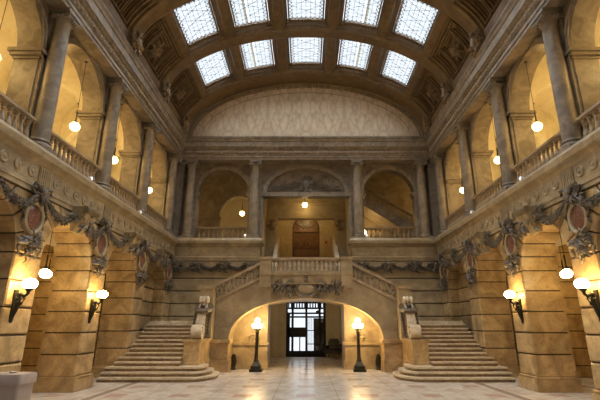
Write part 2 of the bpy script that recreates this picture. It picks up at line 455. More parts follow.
# belt entablature round the hall, broken at the centre
prof = [(-.3, ZB), (.03, ZB), (.03, ZB + .10), (.05, ZB + .10), (.05, ZB + .17), (.0, ZB + .2), (0, ZB + .62), (.03, ZB + .66),
        (.06, ZB + .72), (.15, ZB + .76), (.17, ZB + .88), (.12, ZB + .9), (.06, ZB + 1.0), (.04, ZU), (-.3, ZU)]
beltL = MB(); beltL.sweep([(-W, YS), (-W, YB), (-2.05, YB), (-2.05, YB + .6)], prof)
tL = structure(beltL.build('trim_belt_left', 'stone'))
beltR = MB(); beltR.sweep([(2.05, YB + .6), (2.05, YB), (W, YB), (W, YS)], prof)
tR = structure(beltR.build('trim_belt_right', 'stone'))
# ledge slab reaching back under columns
f = MB()
for sg in (-1, 1):
    f.box(*sorted((sg * 6.05, sg * 6.5)), YS, 18.6, 4.3, ZU)
    f.box(*sorted((sg * 2.06, sg * 6.05)), 18.3, 18.95, 4.3, ZU)
structure(f.build('trim_ledge', 'grey'))
# roundels and fluted blocks on the belt frieze
def roundel():
    m = MB()
    rot = lambda x, y, z: (x, -z, y)
    m.lathe([(.0, 0), (.115, 0), (.12, .02), (.10, .035), (.085, .022), (.045, .024), (.03, .045), (.0, .05)], n=14, T=rot)
    return m
def fluted():
    m = MB(); m.box(-.22, .22, -.03, 0, -.2, .2)
    for i in range(6): m.box(-.2 + i * .07, -.165 + i * .07, -.05, -.03, -.17, .17)
    return m
r0 = roundel(); f0 = fluted(); protos = {}
def belt_part(kind, par, x, y, rz):
    if kind not in protos:
        o = (r0 if kind == 'roundel' else f0).build(kind, 'stone', par, kind == 'roundel'); protos[kind] = o
    else:
        o = protos[kind].copy(); C.objects.link(o); o.parent = par
    o.location = (x * S, y * S, (ZB + .41) * S); o.rotation_euler = (0, 0, rz)
for sg, par, rz in ((-1, tL, LEFT), (1, tR, RIGHT)):
    for p in P0[2:]: belt_part('fluted_block', par, sg * W, p, rz)
    for c in BAYS[1:]:
        for k_ in range(6): belt_part('roundel', par, sg * W, c - 1.05 + k_ * .42, rz)
    for k_ in range(6): belt_part('roundel', par, sg * (2.95 + k_ * .42), YB, BACK)
    belt_part('fluted_block', par, sg * 2.4, YB, BACK); belt_part('fluted_block', par, sg * 5.45, YB, BACK)

# ------------------------------------------------------------------ back wall, upper part
YU = 18.62
a = MB(); av = MB(); sp = MB(); im = MB()
for sg in (-1, 1):
    for u0, u1 in ((2.05, 2.72), (5.12, 6.4)): a.prism([(min(sg * u0, sg * u1), ZU), (max(sg * u0, sg * u1), ZU), (max(sg * u0, sg * u1), 7.58), (min(sg * u0, sg * u1), 7.58)], YU, YU + .45, cross)
    archwall(sp, cross, sg * 3.92, 1.2, 7.58, min(sg * 2.05, sg * 6.4), max(sg * 2.05, sg * 6.4), ZE + .1, YU, YU + .45)
    archivolt(av, cross, sg * 3.92, 1.2, 7.58, .18, YU - .06, YU + .1)
    for u in (2.05, 2.82, 5.02, 5.8):
        pass
    for u0, u1 in ((2.0, 2.76), (5.08, 5.85)):
        for d, z0, z1 in ((.03, 7.42, 7.48), (.06, 7.48, 7.57), (.09, 7.57, 7.63)):
            im.box(min(sg * u0, sg * u1) - d, max(sg * u0, sg * u1) + d, YU - d, YU + .45, z0, z1)
    for x in (2.4, 5.42): im.box(sg * x - .27, sg * x + .27, YU - .07, YU, ZU, ZE)
    im.box(*sorted((sg * 5.78, sg * 6.4)), 18.32, YU, ZU, ZE); im.box(*sorted((sg * 6.16, sg * 6.4)), 17.95, 18.4, ZU, ZE)
    im.box(*sorted((sg * 2.02, sg * 2.12)), YU - .1, YU + .7, ZU, 7.3)
# central bay: lintel, carved lunette, segmental head
a.prism([(-2.06, 7.42), (2.06, 7.42), (2.06, 7.62), (-2.06, 7.62)], YU - .05, YU + .35, cross)
archwall(sp, cross, 0, 1.96, 7.6, -2.05, 2.05, ZE + .1, YU, YU + .5, 28, 1.36)
archivolt(av, cross, 0, 1.85, 7.6, .18, YU - .06, YU + .2, 28, 1.25)
wu = structure(a.build('wall_gallery_back', 'grey'))
sp.build('carved_spandrel', 'spandrel', wu); av.build('arch_moulding', 'grey', wu, True); im.build('impost_moulding', 'grey', wu)
n_ = 28
l = MB(); pts = [(1.98 * math.cos(PI * i / n_), 7.55 + 1.40 * math.sin(PI * i / n_)) for i in range(n_ + 1)]
l.prism(pts, YU + .12, YU + .4, cross); l.build('carved_lunette', 'spandrel', wu)

# ------------------------------------------------------------------ leaf / foliage generators (local frame: faces -y)
def foliage(m, cx, cz, rx, rz, n, ln=.16, wd=.09, dep=.09, seed=1, spread=1.0):
    q = random.Random(seed)
    for i in range(n):
        a = q.uniform(0, 2 * PI); t = math.sqrt(q.random())
        x, z = cx + rx * t * math.cos(a), cz + rz * t * math.sin(a)
        h = dep * (1 - t * t * .8)
        d = (math.cos(a) * spread + q.uniform(-.4, .4), -q.uniform(-.1, .5), math.sin(a) * spread + q.uniform(-.4, .4))
        m.leaf((x, -h, z), d, (q.uniform(-.3, .3), -1, q.uniform(-.3, .3)), ln * q.uniform(.7, 1.3), wd * q.uniform(.8, 1.2))
    for i in range(n // 4):
        a = q.uniform(0, 2 * PI); t = q.random() * .6
        m.ball((cx + rx * t * math.cos(a), -dep - .02, cz + rz * t * math.sin(a)), q.uniform(.03, .05), 6, 5)
def swag_mesh(half, drop, r, seed=3):
    m = MB(); q = random.Random(seed); n = 22
    for i in range(n + 1):
        t = -1 + 2 * i / n; x = half * t; z = -drop * (1 - t * t); rr = r * (1.0 - .42 * t * t)
        m.ball((x, -rr * .75, z), (half / n * 1.6, rr * .8, rr * .8), 8, 6)
        for k_ in range(7):
            a = q.uniform(-.3, PI + .3)
            ox, oz = -math.sin(a), math.cos(a)
            m.leaf((x, -rr * .7 + ox * rr * .6, z + oz * rr * .6), (q.choice((-1, 1)) * .6 * (1 if t > 0 else -1), ox, oz), (.2, ox, oz), rr * q.uniform(.7, 1.2), rr * .55)
        for k_ in range(3):
            a = q.uniform(0, PI); m.ball((x + q.uniform(-.04, .04), -rr * .7 - math.sin(a) * rr * .85, z + math.cos(a) * rr * .85), rr * .25, 6, 5)
    return m
ordn = ['nearest', 'second', 'third', 'farthest']

# cartouche with red marble oval on every pier
def make_cartouche():
    root = empty('oval_medallion', '', 'medallion', group='')
    fr = MB(); rings = []
    for i in range(29):
        a = 2 * PI * i / 28; c, s_ = math.cos(a), math.sin(a)
        rings.append([((.26 + o) * c, -d, (.30 + o) * s_) for o, d in ((-.03, .03), (-.02, .07), (.02, .09), (.06, .07), (.08, 0), (-.03, 0))])
    fr.rings(rings, None, False); fr.build('oval_frame', 'stone', root, True)
    dm = MB(); dm.ball((0, -.01, 0), (.24, .07, .28), 24, 12); dm.build('red_disc', 'red', root, True, 'polished red marble oval')
    bw = MB()
    foliage(bw, 0, .48, .2, .12, 22, .14, .08, .13, 5)
    for sx in (-1, 1):      # ribbon loops and tails
        bw.tube([(0, -.12, .52), (sx * .12, -.16, .66), (sx * .28, -.14, .68), (sx * .33, -.1, .57), (sx * .2, -.1, .5), (0, -.12, .5)], [.025, .035, .04, .035, .03, .02])
        bw.tube([(sx * .08, -.1, .48), (sx * .22, -.09, .36), (sx * .33, -.06, .22), (sx * .36, -.07, .06), (sx * .30, -.05, -.08), (sx * .37, -.04, -.2)], [.03, .04, .035, .03, .03, .015])
    bw.ball((0, -.17, .56), (.07, .06, .09), 8, 6)
    bw.build('ribbon_bow', 'orn', root, True, 'dark carved stone bow')
    pd = MB(); foliage(pd, 0, -.52, .26, .16, 34, .17, .10, .14, 9); foliage(pd, 0, -.74, .1, .16, 12, .15, .07, .08, 4)
    for sx in (-1, 1): pd.tube([(sx * .05, -.1, -.45), (sx * .3, -.09, -.48), (sx * .34, -.08, -.66), (sx * .27, -.06, -.82)], [.05, .05, .04, .015])
    pd.build('hanging_foliage', 'orn', root, True, 'dark carved stone leaves')
    return root
root = make_cartouche(); spots = []
pierw = ['nearest pier', 'second pier', 'third pier', 'last pier by the back corner']
lampw = ['above the nearest wall lamp', 'above the second wall lamp', 'over the foot of the steps', 'in the far corner over the stair landing']
for sg, nm, rz in ((-1, 'left', LEFT), (1, 'right', RIGHT)):
    for i, p in enumerate(P0[2:]):
        spots.append(((sg * (W - .0), p - .15, 3.77), rz, f'red marble medallion on the {nm} wall, {lampw[i]}', f'red oval medallions along the {nm} wall'))
place_all(root, spots)

# keystone console
def make_console():
    root = empty('keystone_console', '', 'keystone', group='')
    m = MB(); rings = []
    for i in range(15):
        t = i / 14; z = .32 - .52 * t
        y = -.30 + .20 * t - .07 * math.sin(t * PI * 1.2); w = .22 - .05 * t
        rings.append([(-w, 0, z), (-w, y, z), (-w * .6, y - .03, z), (0, y, z), (w * .6, y - .03, z), (w, y, z), (w, 0, z)])
    m.rings(rings)
    for sx in (-1, 1): m.lathe([(0, -.235), (.075, -.235), (.085, -.22), (.085, .22), (.075, .235), (0, .235)], n=12, T=lambda x, y, z: (z, y - .3, x + .25))
    m.v = [(a * 1.3, b * 1.15, c * 1.2) for a, b, c in m.v]; m.build('scroll_block', 'stone', root, True)
    q = MB(); foliage(q, 0, .0, .16, .2, 16, .17, .1, .34, 11)
    for sx in (-1, 1): foliage(q, sx * .24, .1, .08, .2, 10, .16, .08, .16, 12)
    q.v = [(a * 1.2, b * 1.1, c * 1.2) for a, b, c in q.v]; q.build('acanthus_leaves', 'orn', root, True)
    return root
root = make_console(); spots = []
archw = ['nearest arch', 'second arch', 'blind arch beside the stair']
for sg, nm, rz in ((-1, 'left', LEFT), (1, 'right', RIGHT)):
    for i, c in enumerate(BAYS[2:]):
        spots.append(((sg * W, c, 4.04), rz, f'leafy scroll keystone on the {nm} wall at the {archw[i]}', f'scroll keystones of the {nm} arches'))
place_all(root, spots)

# swags between medallions and keystones
sw = swag_mesh(.56, .26, .078).build('garland', 'orn', None, True)
tag(sw, '', 'garland', ''); spots = []
for sg, nm, rz in ((-1, 'left', LEFT), (1, 'right', RIGHT)):
    for i, c in enumerate(BAYS[1:]):
        ks = archw[i - 1] if i else ''
        for d, ww in ((-.76, 'nearer'), (.76, 'farther')):
            if i == 0:
                if d < 0: continue
                lab = f'carved leaf garland at the {nm} edge of the photo, before the nearest medallion'
            else: lab = f'garland on the {nm} wall, {ww} side of the {ks}'
            spots.append(((sg * (W - .03), c + d, 4.20), rz, lab, f'garlands along the {nm} wall'))
place_all(sw, spots)

# back wall garlands with bow clusters
root = empty('garland_bow', '', 'carved bow', group='')
m = MB(); foliage(m, 0, 0, .24, .14, 26, .15, .09, .14, 21); foliage(m, 0, -.16, .1, .12, 10, .14, .08, .09, 22)
for sx in (-1, 1): m.tube([(0, -.1, 0), (sx * .16, -.14, .13), (sx * .3, -.1, .1), (sx * .22, -.09, -.03)], [.04, .05, .05, .03])
m.build('leaf_cluster', 'orn', root, True)
spots = []
for sg, nm in ((-1, 'left'), (1, 'right')):
    for x, wh in ((2.45, 'next to the central opening'), (3.6, 'above the stair balustrade'), (4.75, 'above the end newel of the stair'), (5.62, 'in the corner')):
        spots.append(((sg * x, YB, 4.06), BACK, f'dark carved bow on the back wall, {wh}, {nm} side', f'bows on the back wall, {nm} side'))
place_all(root, spots)
sw2 = swag_mesh(.42, .16, .07, 8).build('wall_garland', 'orn', None, True); tag(sw2, '', 'garland', ''); spots = []
for sg, nm in ((-1, 'left'), (1, 'right')):
    for x, wh in ((3.02, 'nearest the central opening'), (4.17, 'in the middle of three'), (5.2, 'nearest the corner')):
        spots.append(((sg * x, YB - .02, 4.1), BACK, f'leaf garland on the back wall left of centre, {wh}' if sg < 0 else f'leaf garland on the back wall right of centre, {wh}', f'back wall garlands, {nm} side'))
place_all(sw2, spots)

# ------------------------------------------------------------------ columns
def make_column():
    root = empty('marble_column', '', 'column', group='')
    b_ = MB(); b_.box(-.28, .28, -.28, .28, 0, .1)
    b_.lathe([(.0, .1), (.27, .1), (.28, .14), (.26, .18), (.225, .19), (.215, .22), (.24, .235), (.245, .265), (.22, .28), (0, .28)], n=24)
    b_.build('base', 'grey', root, True)
    s_ = MB(); s_.lathe([(0, .28), (.215, .28), (.205, .31)] + [(.203 - .034 * (t / 10) ** 1.8, .31 + 3.09 * t / 10) for t in range(11)] + [(.185, 3.42), (.185, 3.45), (0, 3.45)], n=28)
    s_.build('shaft', 'grey', root, True)
    c = MB(); c.lathe([(0, 3.32), (.18, 3.32), (.225, 3.40), (.24, 3.45), (0, 3.46)], n=24)
    c.box(-.27, .27, -.27, .27, 3.56, 3.65)
    for sy in (-1, 1):
        for sx in (-1, 1):
            spir = [(sx * (.21 + (.105 - .012 * k_) * math.cos(PI / 2 - sx * k_ * .7)), sy * .24, 3.46 + (.105 - .012 * k_) * math.sin(PI / 2 - sx * k_ * .7)) for k_ in range(9)]
            c.tube(spir, [.03 - .002 * k_ for k_ in range(9)])
        c.box(-.21, .21, sy * .24 - .03, sy * .24 + .03, 3.52, 3.57)
        for k_ in range(5): c.leaf((-.12 + .06 * k_, sy * .2, 3.36), (0, sy * .5, 1), (0, sy, 0), .14, .06)
    for sx in (-1, 1): c.lathe([(0, -.24), (.075, -.24), (.055, 0), (.075, .24), (0, .24)], n=12, T=lambda x, y, z, sx=sx: (x + sx * .21, z, y + 3.46))
    for sx in (-1, 1):
        for k_ in range(4): c.leaf((sx * .2, -.12 + .08 * k_, 3.36), (sx * .5, 0, 1), (sx, 0, 0), .14, .07)
    c.v = [(a_, b__, z_ + .13) for a_, b__, z_ in c.v]
    c.build('capital', 'grey', root, True)
    return root
root = make_column(); spots = []
colw = ['nearest the camera', 'second from the camera', 'third from the camera', 'last before the back wall']
for sg, nm in ((-1, 'left'), (1, 'right')):
    for i, p in enumerate(P0[2:]):
        spots.append(((sg * 6.08, p, ZU), 0, f'grey brown marble column on the {nm} gallery ledge, {colw[i]}', f'columns of the {nm} gallery'))
for x, lab in ((-5.42, 'grey marble column of the back wall, in the left corner'), (-2.4, 'grey marble column left of the central lunette on the back wall'),
               (2.4, 'grey marble column right of the central lunette on the back wall'), (5.42, 'grey marble column of the back wall, in the right corner')):
    spots.append(((x, 18.34, ZU), 0, lab, 'columns of the back wall'))
place_all(root, spots)

# ------------------------------------------------------------------ balustrades
def bal_prof(h, r):
    return [(0, 0), (r, 0), (r, .08 * h), (r * .6, .12 * h), (r * .7, .2 * h), (r * 1.0, .34 * h), (r * .85, .46 * h), (r * .5, .62 * h), (r * .42, .74 * h), (r * .65, .78 * h), (r * .5, .84 * h), (r * .85, .9 * h), (r * .9, h), (0, h)]
def make_balustrade(length, n, name, h=.36, r=.05):
    root = empty(name, '', 'balustrade', group='')
    p = MB(); p.box(-length / 2, length / 2, -.09, .09, 0, .07); p.build('plinth', 'balust', root)
    p = MB(); z = .07 + h; p.box(-length / 2, length / 2, -.08, .08, z, z + .03); p.box(-length / 2, length / 2, -.11, .11, z + .03, z + .09); p.build('handrail', 'balust', root)
    bm_ = MB(); bm_.lathe(bal_prof(h, r), n=10, cz=.07); o0 = bm_.build('baluster', 'balust', root, True)
    for i in range(n):
        x = -length / 2 + length * (i + .5) / n
        o = o0 if i == 0 else o0.copy()
        if i: C.objects.link(o); o.parent = root
        o.location = (x * S, 0, 0)
    return root
root = make_balustrade(2.5, 13, 'gallery_balustrade', .56, .07); spots = []
bayw = ['cut by the photo edge', 'nearest full bay', 'second full bay', 'last bay before the back wall']
for sg, nm, rz in ((-1, 'left', LEFT), (1, 'right', RIGHT)):
    for i, c in enumerate(BAYS[1:]):
        spots.append(((sg * 6.17, c, ZU), rz, f'stone balustrade of the {nm} gallery, {bayw[i]}', f'balustrades of the {nm} gallery'))
place_all(root, spots)
root = make_balustrade(2.36, 11, 'arch_balustrade', .50, .075)
place_all(root, [((-3.92, 18.85, ZU), 0, 'stone balustrade in the left arch of the back wall', 'balustrades in the back wall arches'),
                 ((3.92, 18.85, ZU), 0, 'stone balustrade in the right arch of the back wall, before the rising stair', 'balustrades in the back wall arches')])

# ------------------------------------------------------------------ upper entablature
prof = [(-.5, ZE), (.0, ZE), (0, ZE + .10), (.03, ZE + .11), (.03, ZE + .2), (.06, ZE + .24), (0.02, ZE + .27), (.02, ZE + .5), (.07, ZE + .54), (.10, ZE + .60), (.14, ZE + .62),
        (.15, ZE + .86), (.18, ZE + .88), (.20, ZE + .97), (.24, ZE + 1.05), (.24, ZT - .06), (.20, ZT), (-.5, ZT)]
e = MB(); e.sweep([(-5.88, YS), (-5.88, 18.14), (5.88, 18.14), (5.88, YS)], prof); te = structure(e.build('trim_entablature', 'entab'))
fr = MB()
def anth(T):
    for a in (-.7, 0, .7):
        fr.leaf(T(0, 0, 0), Vector(T(math.sin(a), -.1, math.cos(a))) - Vector(T(0, 0, 0)), Vector(T(0, -1, 0)) - Vector(T(0, 0, 0)), .19, .07)
zz = ZE + .29
for i in range(60):
    y = 6.2 + i * .2
    if y < 17.95:
        anth(lambda x, yy, z, y=y: (-5.86 - yy, y + x, zz + z)); anth(lambda x, yy, z, y=y: (5.86 + yy, y - x, zz + z))
for i in range(57):
    x0 = -5.6 + i * .2; anth(lambda x, yy, z, x0=x0: (x0 + x, 18.12 + yy, zz + z))
fr.build('carved_frieze', 'balust', te)

# ------------------------------------------------------------------ vault
def EL(t, off, y, a=5.75, b_=3.05): return ((a + off) * math.sin(t), y, 10.3 + (b_ + off) * math.cos(t))
def dense(prof, n=1): return prof
ceil = MB()
def tstrip(mb, y0, y1, prof, n=1):          # prof [(t,off)]
    rings = [[EL(t, o, y0 + (y1 - y0) * i / n) for t, o in prof] for i in range(n + 1)]
    mb.rings(rings, None, False, False)
def ystrip(mb, prof, t0=-1.57, t1=1.57, n=72):
    rings = [[EL(t0 + (t1 - t0) * i / n, o, y) for y, o in prof] for i in range(n + 1)]
    mb.rings(rings, None, False, False)
PB = [(-.91, -.62), (-.50, -.25), (-.125, .125), (.25, .50), (.62, .91)]
CB = [(-1.38, -1.05), (1.05, 1.38)]
cells = sorted(PB + CB)
bands = []; last = -1.57
for c in cells: bands.append((last, c[0])); last = c[1]
bands.append((last, 1.57))
vb = BAYS
for p in P0 + [-.4]:
    y0, y1 = p - .43, p + .43
    if p == 17.6: y1 = 18.5
    pr = [(y0 - .02, .42), (y0 - .02, .3), (y0 + .05, .28), (y0 + .07, .16), (y0 + .12, .14), (y0 + .15, .04), (y0 + .24, 0), (y1 - .24, 0), (y1 - .15, .04), (y1 - .12, .14), (y1 - .07, .16), (y1 - .05, .28), (y1 + .02, .3), (y1 + .02, .42)]
    ystrip(ceil, pr)
for c in vb + [1.1]:
    for t0, t1 in bands:
        if t0 < -1.5: prf = [(t0, .2), (t0 + .06, .1), (t1 - .04, .1), (t1 - .02, .2), (t1, .3), (t1, .42)]
        elif t1 > 1.5: prf = [(t0, .42), (t0, .3), (t0 + .02, .2), (t0 + .04, .1), (t1 - .06, .1), (t1, .2)]
        else: prf = [(t0, .42), (t0, .32), (t0 + .012, .3), (t0 + .015, .18), (t0 + .026, .15), (t0 + .03, .07), (t0 + .042, .05), (t1 - .042, .05), (t1 - .03, .07), (t1 - .026, .15), (t1 - .015, .18), (t1 - .012, .3), (t1, .32), (t1, .42)]
        tstrip(ceil, c - 1.3, c + 1.3, prf)
ceiling = structure(ceil.build('ceiling', 'bronze', None))
outer = MB()      # closes the vault above the coffers (not over glazing)
for c in vb + [1.1]:
    for t0, t1 in CB:
        pr = [(t0 + (t1 - t0) * i / 4, .42) for i in range(5)]
        tstrip(outer, c - 1.3, c + 1.3, pr)
outer.build('coffer_back', 'bronze', ceiling)
cof = MB()
for c in vb:
    for t0, t1 in CB:
        for y0, y1 in ((-1.0, -.55), (-.5, .5), (.55, 1.0)):
            for k_ in range(3):
                d = .035 + .05 * k_; o1 = .36 - .09 * (2 - k_) * 0 - .08 * (2 - k_); td = .012 + .014 * k_
                ya, yb = c + y0 + d - .04, c + y1 - d + .04; ta, tb = t0 + td - .01, t1 - td + .01; w_ = .05; tw = .014
                oo = .16 + .09 * k_
                for (a0, a1, q0, q1) in ((ya, ya + w_, ta, tb), (yb - w_, yb, ta, tb), (ya, yb, ta, ta + tw), (ya, yb, tb - tw, tb)):
                    n = 5
                    rings = []
                    for i in range(n + 1):
                        t = q0 + (q1 - q0) * i / n
                        rings.append([EL(t, oo, a0), EL(t, oo, a1), EL(t, .45, a1), EL(t, .45, a0)])
                    cof.rings(rings)
            
cof.build('coffer_frames', 'bronze', ceiling)
def rosette_mesh():
    m = MB()
    for ring, (n, rr, ln) in enumerate(((8, .1, .2), (8, .04, .14))):
        for i in range(n):
            a = 2 * PI * i / n + ring * .4
            m.leaf((rr * math.cos(a), rr * math.sin(a), -.03 - ring * .06), (math.cos(a), math.sin(a), -.15), (0, 0, -1), ln, .13)
    m.ball((0, 0, -.12), .07, 8, 6)
    return m
ro = None
for c in vb[1:]:
    for t in (-1.215, 1.215):
        if ro is None: ro = rosette_mesh().build('rosette', 'orn2', ceiling, True); o = ro
        else: o = ro.copy(); C.objects.link(o); o.parent = ceiling
        p = EL(t, .27, c); o.scale = (1.35, 1.35, 1.2); o.location = [v * S for v in p]
        nx, nz = math.sin(t) * 3.4, math.cos(t) * 6.1
        o.rotation_euler = (0, math.atan2(nx, nz), 0)
# glazing: one window per bay and band
wn = 0
for c in vb:
    for t0, t1 in PB:
        wn += 1; n = 6; fr = MB(); pn = MB(); la = MB()
        a0, a1, y0, y1 = t0 + .004, t1 - .004, c - 1.06, c + 1.06
        rings = []
        for i in range(n + 1):
            t = a0 + (a1 - a0) * i / n; rings.append([EL(t, .36, y0), EL(t, .36, y1), EL(t, .38, y1), EL(t, .38, y0)])
        pn.rings(rings)
        for (q0, q1, ya, yb) in ((a0, a0 + .01, y0, y1), (a1 - .01, a1, y0, y1), (a0, a1, y0, y0 + .05), (a0, a1, y1 - .05, y1)):
            rings = []
            for i in range(n + 1):
                t = q0 + (q1 - q0) * i / n; rings.append([EL(t, .31, ya), EL(t, .31, yb), EL(t, .42, yb), EL(t, .42, ya)])
            fr.rings(rings)
        def bar(tA, yA, tB, yB, w_=.011, n2=3):
            la.tube([EL(tA + (tB - tA) * i / n2, .345, yA + (yB - yA) * i / n2) for i in range(n2 + 1)], w_, 4)
        dt = (a1 - a0)
        for k_ in range(1, 8): bar(a0 + dt * k_ / 8, y0, a0 + dt * k_ / 8, y1, .007, 2)
        for k_ in range(1, 11): bar(a0, y0 + (y1 - y0) * k_ / 11, a1, y0 + (y1 - y0) * k_ / 11, .006)
        for k_ in range(11):   # border: small crosses along the edges
            ya, yb = y0 + (y1 - y0) * k_ / 11, y0 + (y1 - y0) * (k_ + 1) / 11
            for e0, e1 in ((a0, a0 + dt / 8), (a1 - dt / 8, a1)):
                bar(e0, ya, e1, yb, .011, 1); bar(e0, yb, e1, ya, .011, 1)
        for k_ in range(8):
            ta, tb = a0 + dt * k_ / 8, a0 + dt * (k_ + 1) / 8
            for ya, yb in ((y0, y0 + .18), (y1 - .18, y1)): bar(ta, ya, tb, yb, .011, 1); bar(ta, yb, tb, ya, .011, 1)
        tm = (a0 + a1) / 2; q = dt * .375; yq = .81
        for k_ in (-1, 0, 1):
            yc = c + k_ * .54
            bar(tm - q, yc - .27, tm + q, yc + .27, .008); bar(tm - q, yc + .27, tm + q, yc - .27, .008)
        w = structure(fr.build('window_%d' % wn, 'bronze2')); pn.build('pane', 'glass', w); la.build('lead_lattice', 'came', w)
pp_ = MB()
for sg in (-1, 1):
    pp_.box(*sorted((sg * 2.9, sg * 3.05)), -3, 21, 16.2, 16.5)
structure(pp_.build('wall_parapet', 'roofgrey'))
# outer shell above the roof ribs keeps the sky out
# bead moulding under the transverse ribs
bd = MB()
for p in P0[2:] + [5.6]:
    for yy in (p - .44, p + .44):
        if yy > 17.9: continue
        for i in range(110):
            t = -1.36 + 2.72 * i / 109; x, y, z = EL(t, .2, yy); bd.ball((x, y, z), (.022, .03, .022), 5, 4)
bd.build('bead_moulding', 'orn2', ceiling)

# carved crests along the foot of the vault
root = empty('vault_crest', '', 'carved crest', group='')
m = MB(); foliage(m, 0, .30, .24, .28, 34, .2, .11, .16, 31); m.ball((0, -.16, .32), (.16, .08, .22), 10, 8)
for sx in (-1, 1): m.tube([(sx * .1, -.1, .05), (sx * .3, -.12, .12), (sx * .34, -.1, .3), (sx * .22, -.1, .36)], [.05, .06, .05, .03])
m.ball((0, -.18, .64), (.09, .08, .1), 8, 6); m.build('carved_shield', 'orn2', root, True)
spots = []
for sg, nm, rz in ((-1, 'left', LEFT), (1, 'right', RIGHT)):
    for i, p in enumerate((8.6, 11.6, 14.6, 17.4)):
        spots.append(((sg * 5.72, p, ZT), rz, f'carved leafy crest at the {nm} foot of the vault, {["nearest the camera", "second from the camera", "third from the camera", "at the back corner"][i]}', f'crests at the {nm} foot of the vault'))
place_all(root, spots)

# ------------------------------------------------------------------ tympanum
t_ = MB(); n_ = 48
pts = [(5.75 * math.cos(PI * i / n_), 10.2 + 3.25 * math.sin(PI * i / n_)) for i in range(n_ + 1)]
t_.prism(pts, 18.34, 18.6, cross); ty = structure(t_.build('wall_tympanum', 'tymp'))
t_ = MB()
for i in range(56):
    a0, a1 = PI * (i + .04) / 56, PI * (i + .96) / 56
    q = lambda o, a: ((5.75 + o) * math.cos(a), 10.25 + (3.05 + o) * math.sin(a))
    t_.prism([q(-.02, a0), q(-.02, a1), q(-.2, a1), q(-.2, a0)], 18.26, 18.4, cross)
archivolt(t_, cross, 0, 5.1, 10.3, .03, 18.32, 18.36, 48, 2.5)
t_.build('voussoir_ring', 'stone', ty)
t_ = MB(); t_.prism([(6.1 * math.cos(PI * i / n_), 10.2 + 3.5 * math.sin(PI * i / n_)) for i in range(n_ + 1)], 18.62, 18.9, cross); t_.box(-6.5, 6.5, 18.62, 18.9, ZE, 10.4); t_.box(-6.4, -5.6, 18.3, 18.7, ZE, 10.5); t_.build('wall_backing', 'joint', ty)
# opaque roof over the galleries and behind the camera
t_ = MB()
for sg in (-1, 1): t_.box(*sorted((sg * 5.9, sg * 9.9)), -3, 24, 10.3, 10.5)
t_.box(-6.5, 6.5, 18.7, 25.6, 10.3, 10.5)
t_.box(-10, 10, -3.2, -3, 0, 14.5); t_.box(-10, -6.4, -3, YS, 0, 10.4); t_.box(6.4, 10, -3, YS, 0, 10.4)
t_.box(-6.6, -6.3, -3, 1, 9, 14.4); t_.box(6.3, 6.6, -3, 1, 9, 14.4)
t_.box(-6.6, 6.6, -3, .1, 14.0, 14.4); t_.box(-10, 10, 25.3, 25.5, 4.9, 10.4)
structure(t_.build('wall_enclosure', 'stone'))

# ------------------------------------------------------------------ rooms seen through the back wall arches
t_ = MB()
# left: cross wall with an arch shifted toward the centre, bright room beyond
for sg in (-1, 1):
    t_.box(*sorted((sg * 2.15, sg * 2.4)), YU + .6, 25, 5.2, 10.2)
t_.prism([(-6.5, 5.28), (-4.5, 5.28), (-4.5, 7.0), (-6.5, 7.0)], 20.6, 21.0, cross)
t_.prism([(-2.5, 5.28), (-2.3, 5.28), (-2.3, 7.0), (-2.5, 7.0)], 20.6, 21.0, cross)
archwall(t_, cross, -3.5, 1.0, 7.0, -6.5, -2.3, 10.2, 20.6, 21.0, 20, 1.05)
t_.prism([(-6.5, 6.85), (-4.45, 6.85), (-4.45, 7.02), (-6.5, 7.02)], 20.54, 21.0, cross)
archivolt(t_, cross, -3.5, 1.0, 7.0, .12, 20.56, 20.7, 20, 1.05)
lb = MB(); lb.prism([(-7, 5.2), (-2.3, 5.2), (-2.3, 10), (-7, 10)], 23.4, 23.6, cross); archivolt(lb, cross, -3.7, .75, 6.6, .12, 23.32, 23.42); structure(lb.build('wall_lobby_end', 'aisle'))
structure(t_.build('wall_left_lobby', 'stone'))
t_ = MB(); t_.prism([(2.4, 5.2), (7, 5.2), (7, 10.2), (2.4, 10.2)], 21.6, 21.8, cross); structure(t_.build('wall_right_lobby', 'stone'))
# rising stair in the right arch
root = empty('rising_stair', 'stone stair climbing up to the left behind the right arch of the back wall', 'staircase', (0, 0, 0))
m = MB(); x0, x1, z0, z1 = 2.45, 5.9, 8.25, 6.0
m.prism([(x0, z0 - .55), (x1, z1 - .55), (x1, z1), (x0, z0)], 19.9, 20.1, cross)
m.prism([(x0, z0 - .62), (x1, z1 - .62), (x1, z1 - .55), (x0, z0 - .55)], 19.85, 21.5, cross)
m.build('stringer', 'grey', root)
m = MB(); m.prism([(x0, z0 + .42), (x1, z1 + .42), (x1, z1 + .52), (x0, z0 + .52)], 19.88, 20.12, cross); m.build('handrail', 'balust', root)
m = MB()
for i in range(14):
    u = x0 + (x1 - x0) * i / 14; v = x0 + (x1 - x0) * (i + 1) / 14; zi = z0 + (z1 - z0) * i / 14
    m.prism([(u, zi - .5), (v, zi - .5), (v, zi - .05), (u, zi - .05)], 20.1, 21.5, cross)
m.build('steps', 'stone', root)
o0 = None
for i in range(15):
    u = x0 + .12 + (x1 - x0 - .2) * i / 14; z = z0 + (z1 - z0) * (u - x0) / (x1 - x0)
    if o0 is None: mm = MB(); mm.lathe(bal_prof(.45, .06), n=8); o0 = mm.build('baluster', 'balust', root, True); o = o0
    else: o = o0.copy(); C.objects.link(o); o.parent = root
    o.location = (u * S, 20.0 * S, z * S - .01)

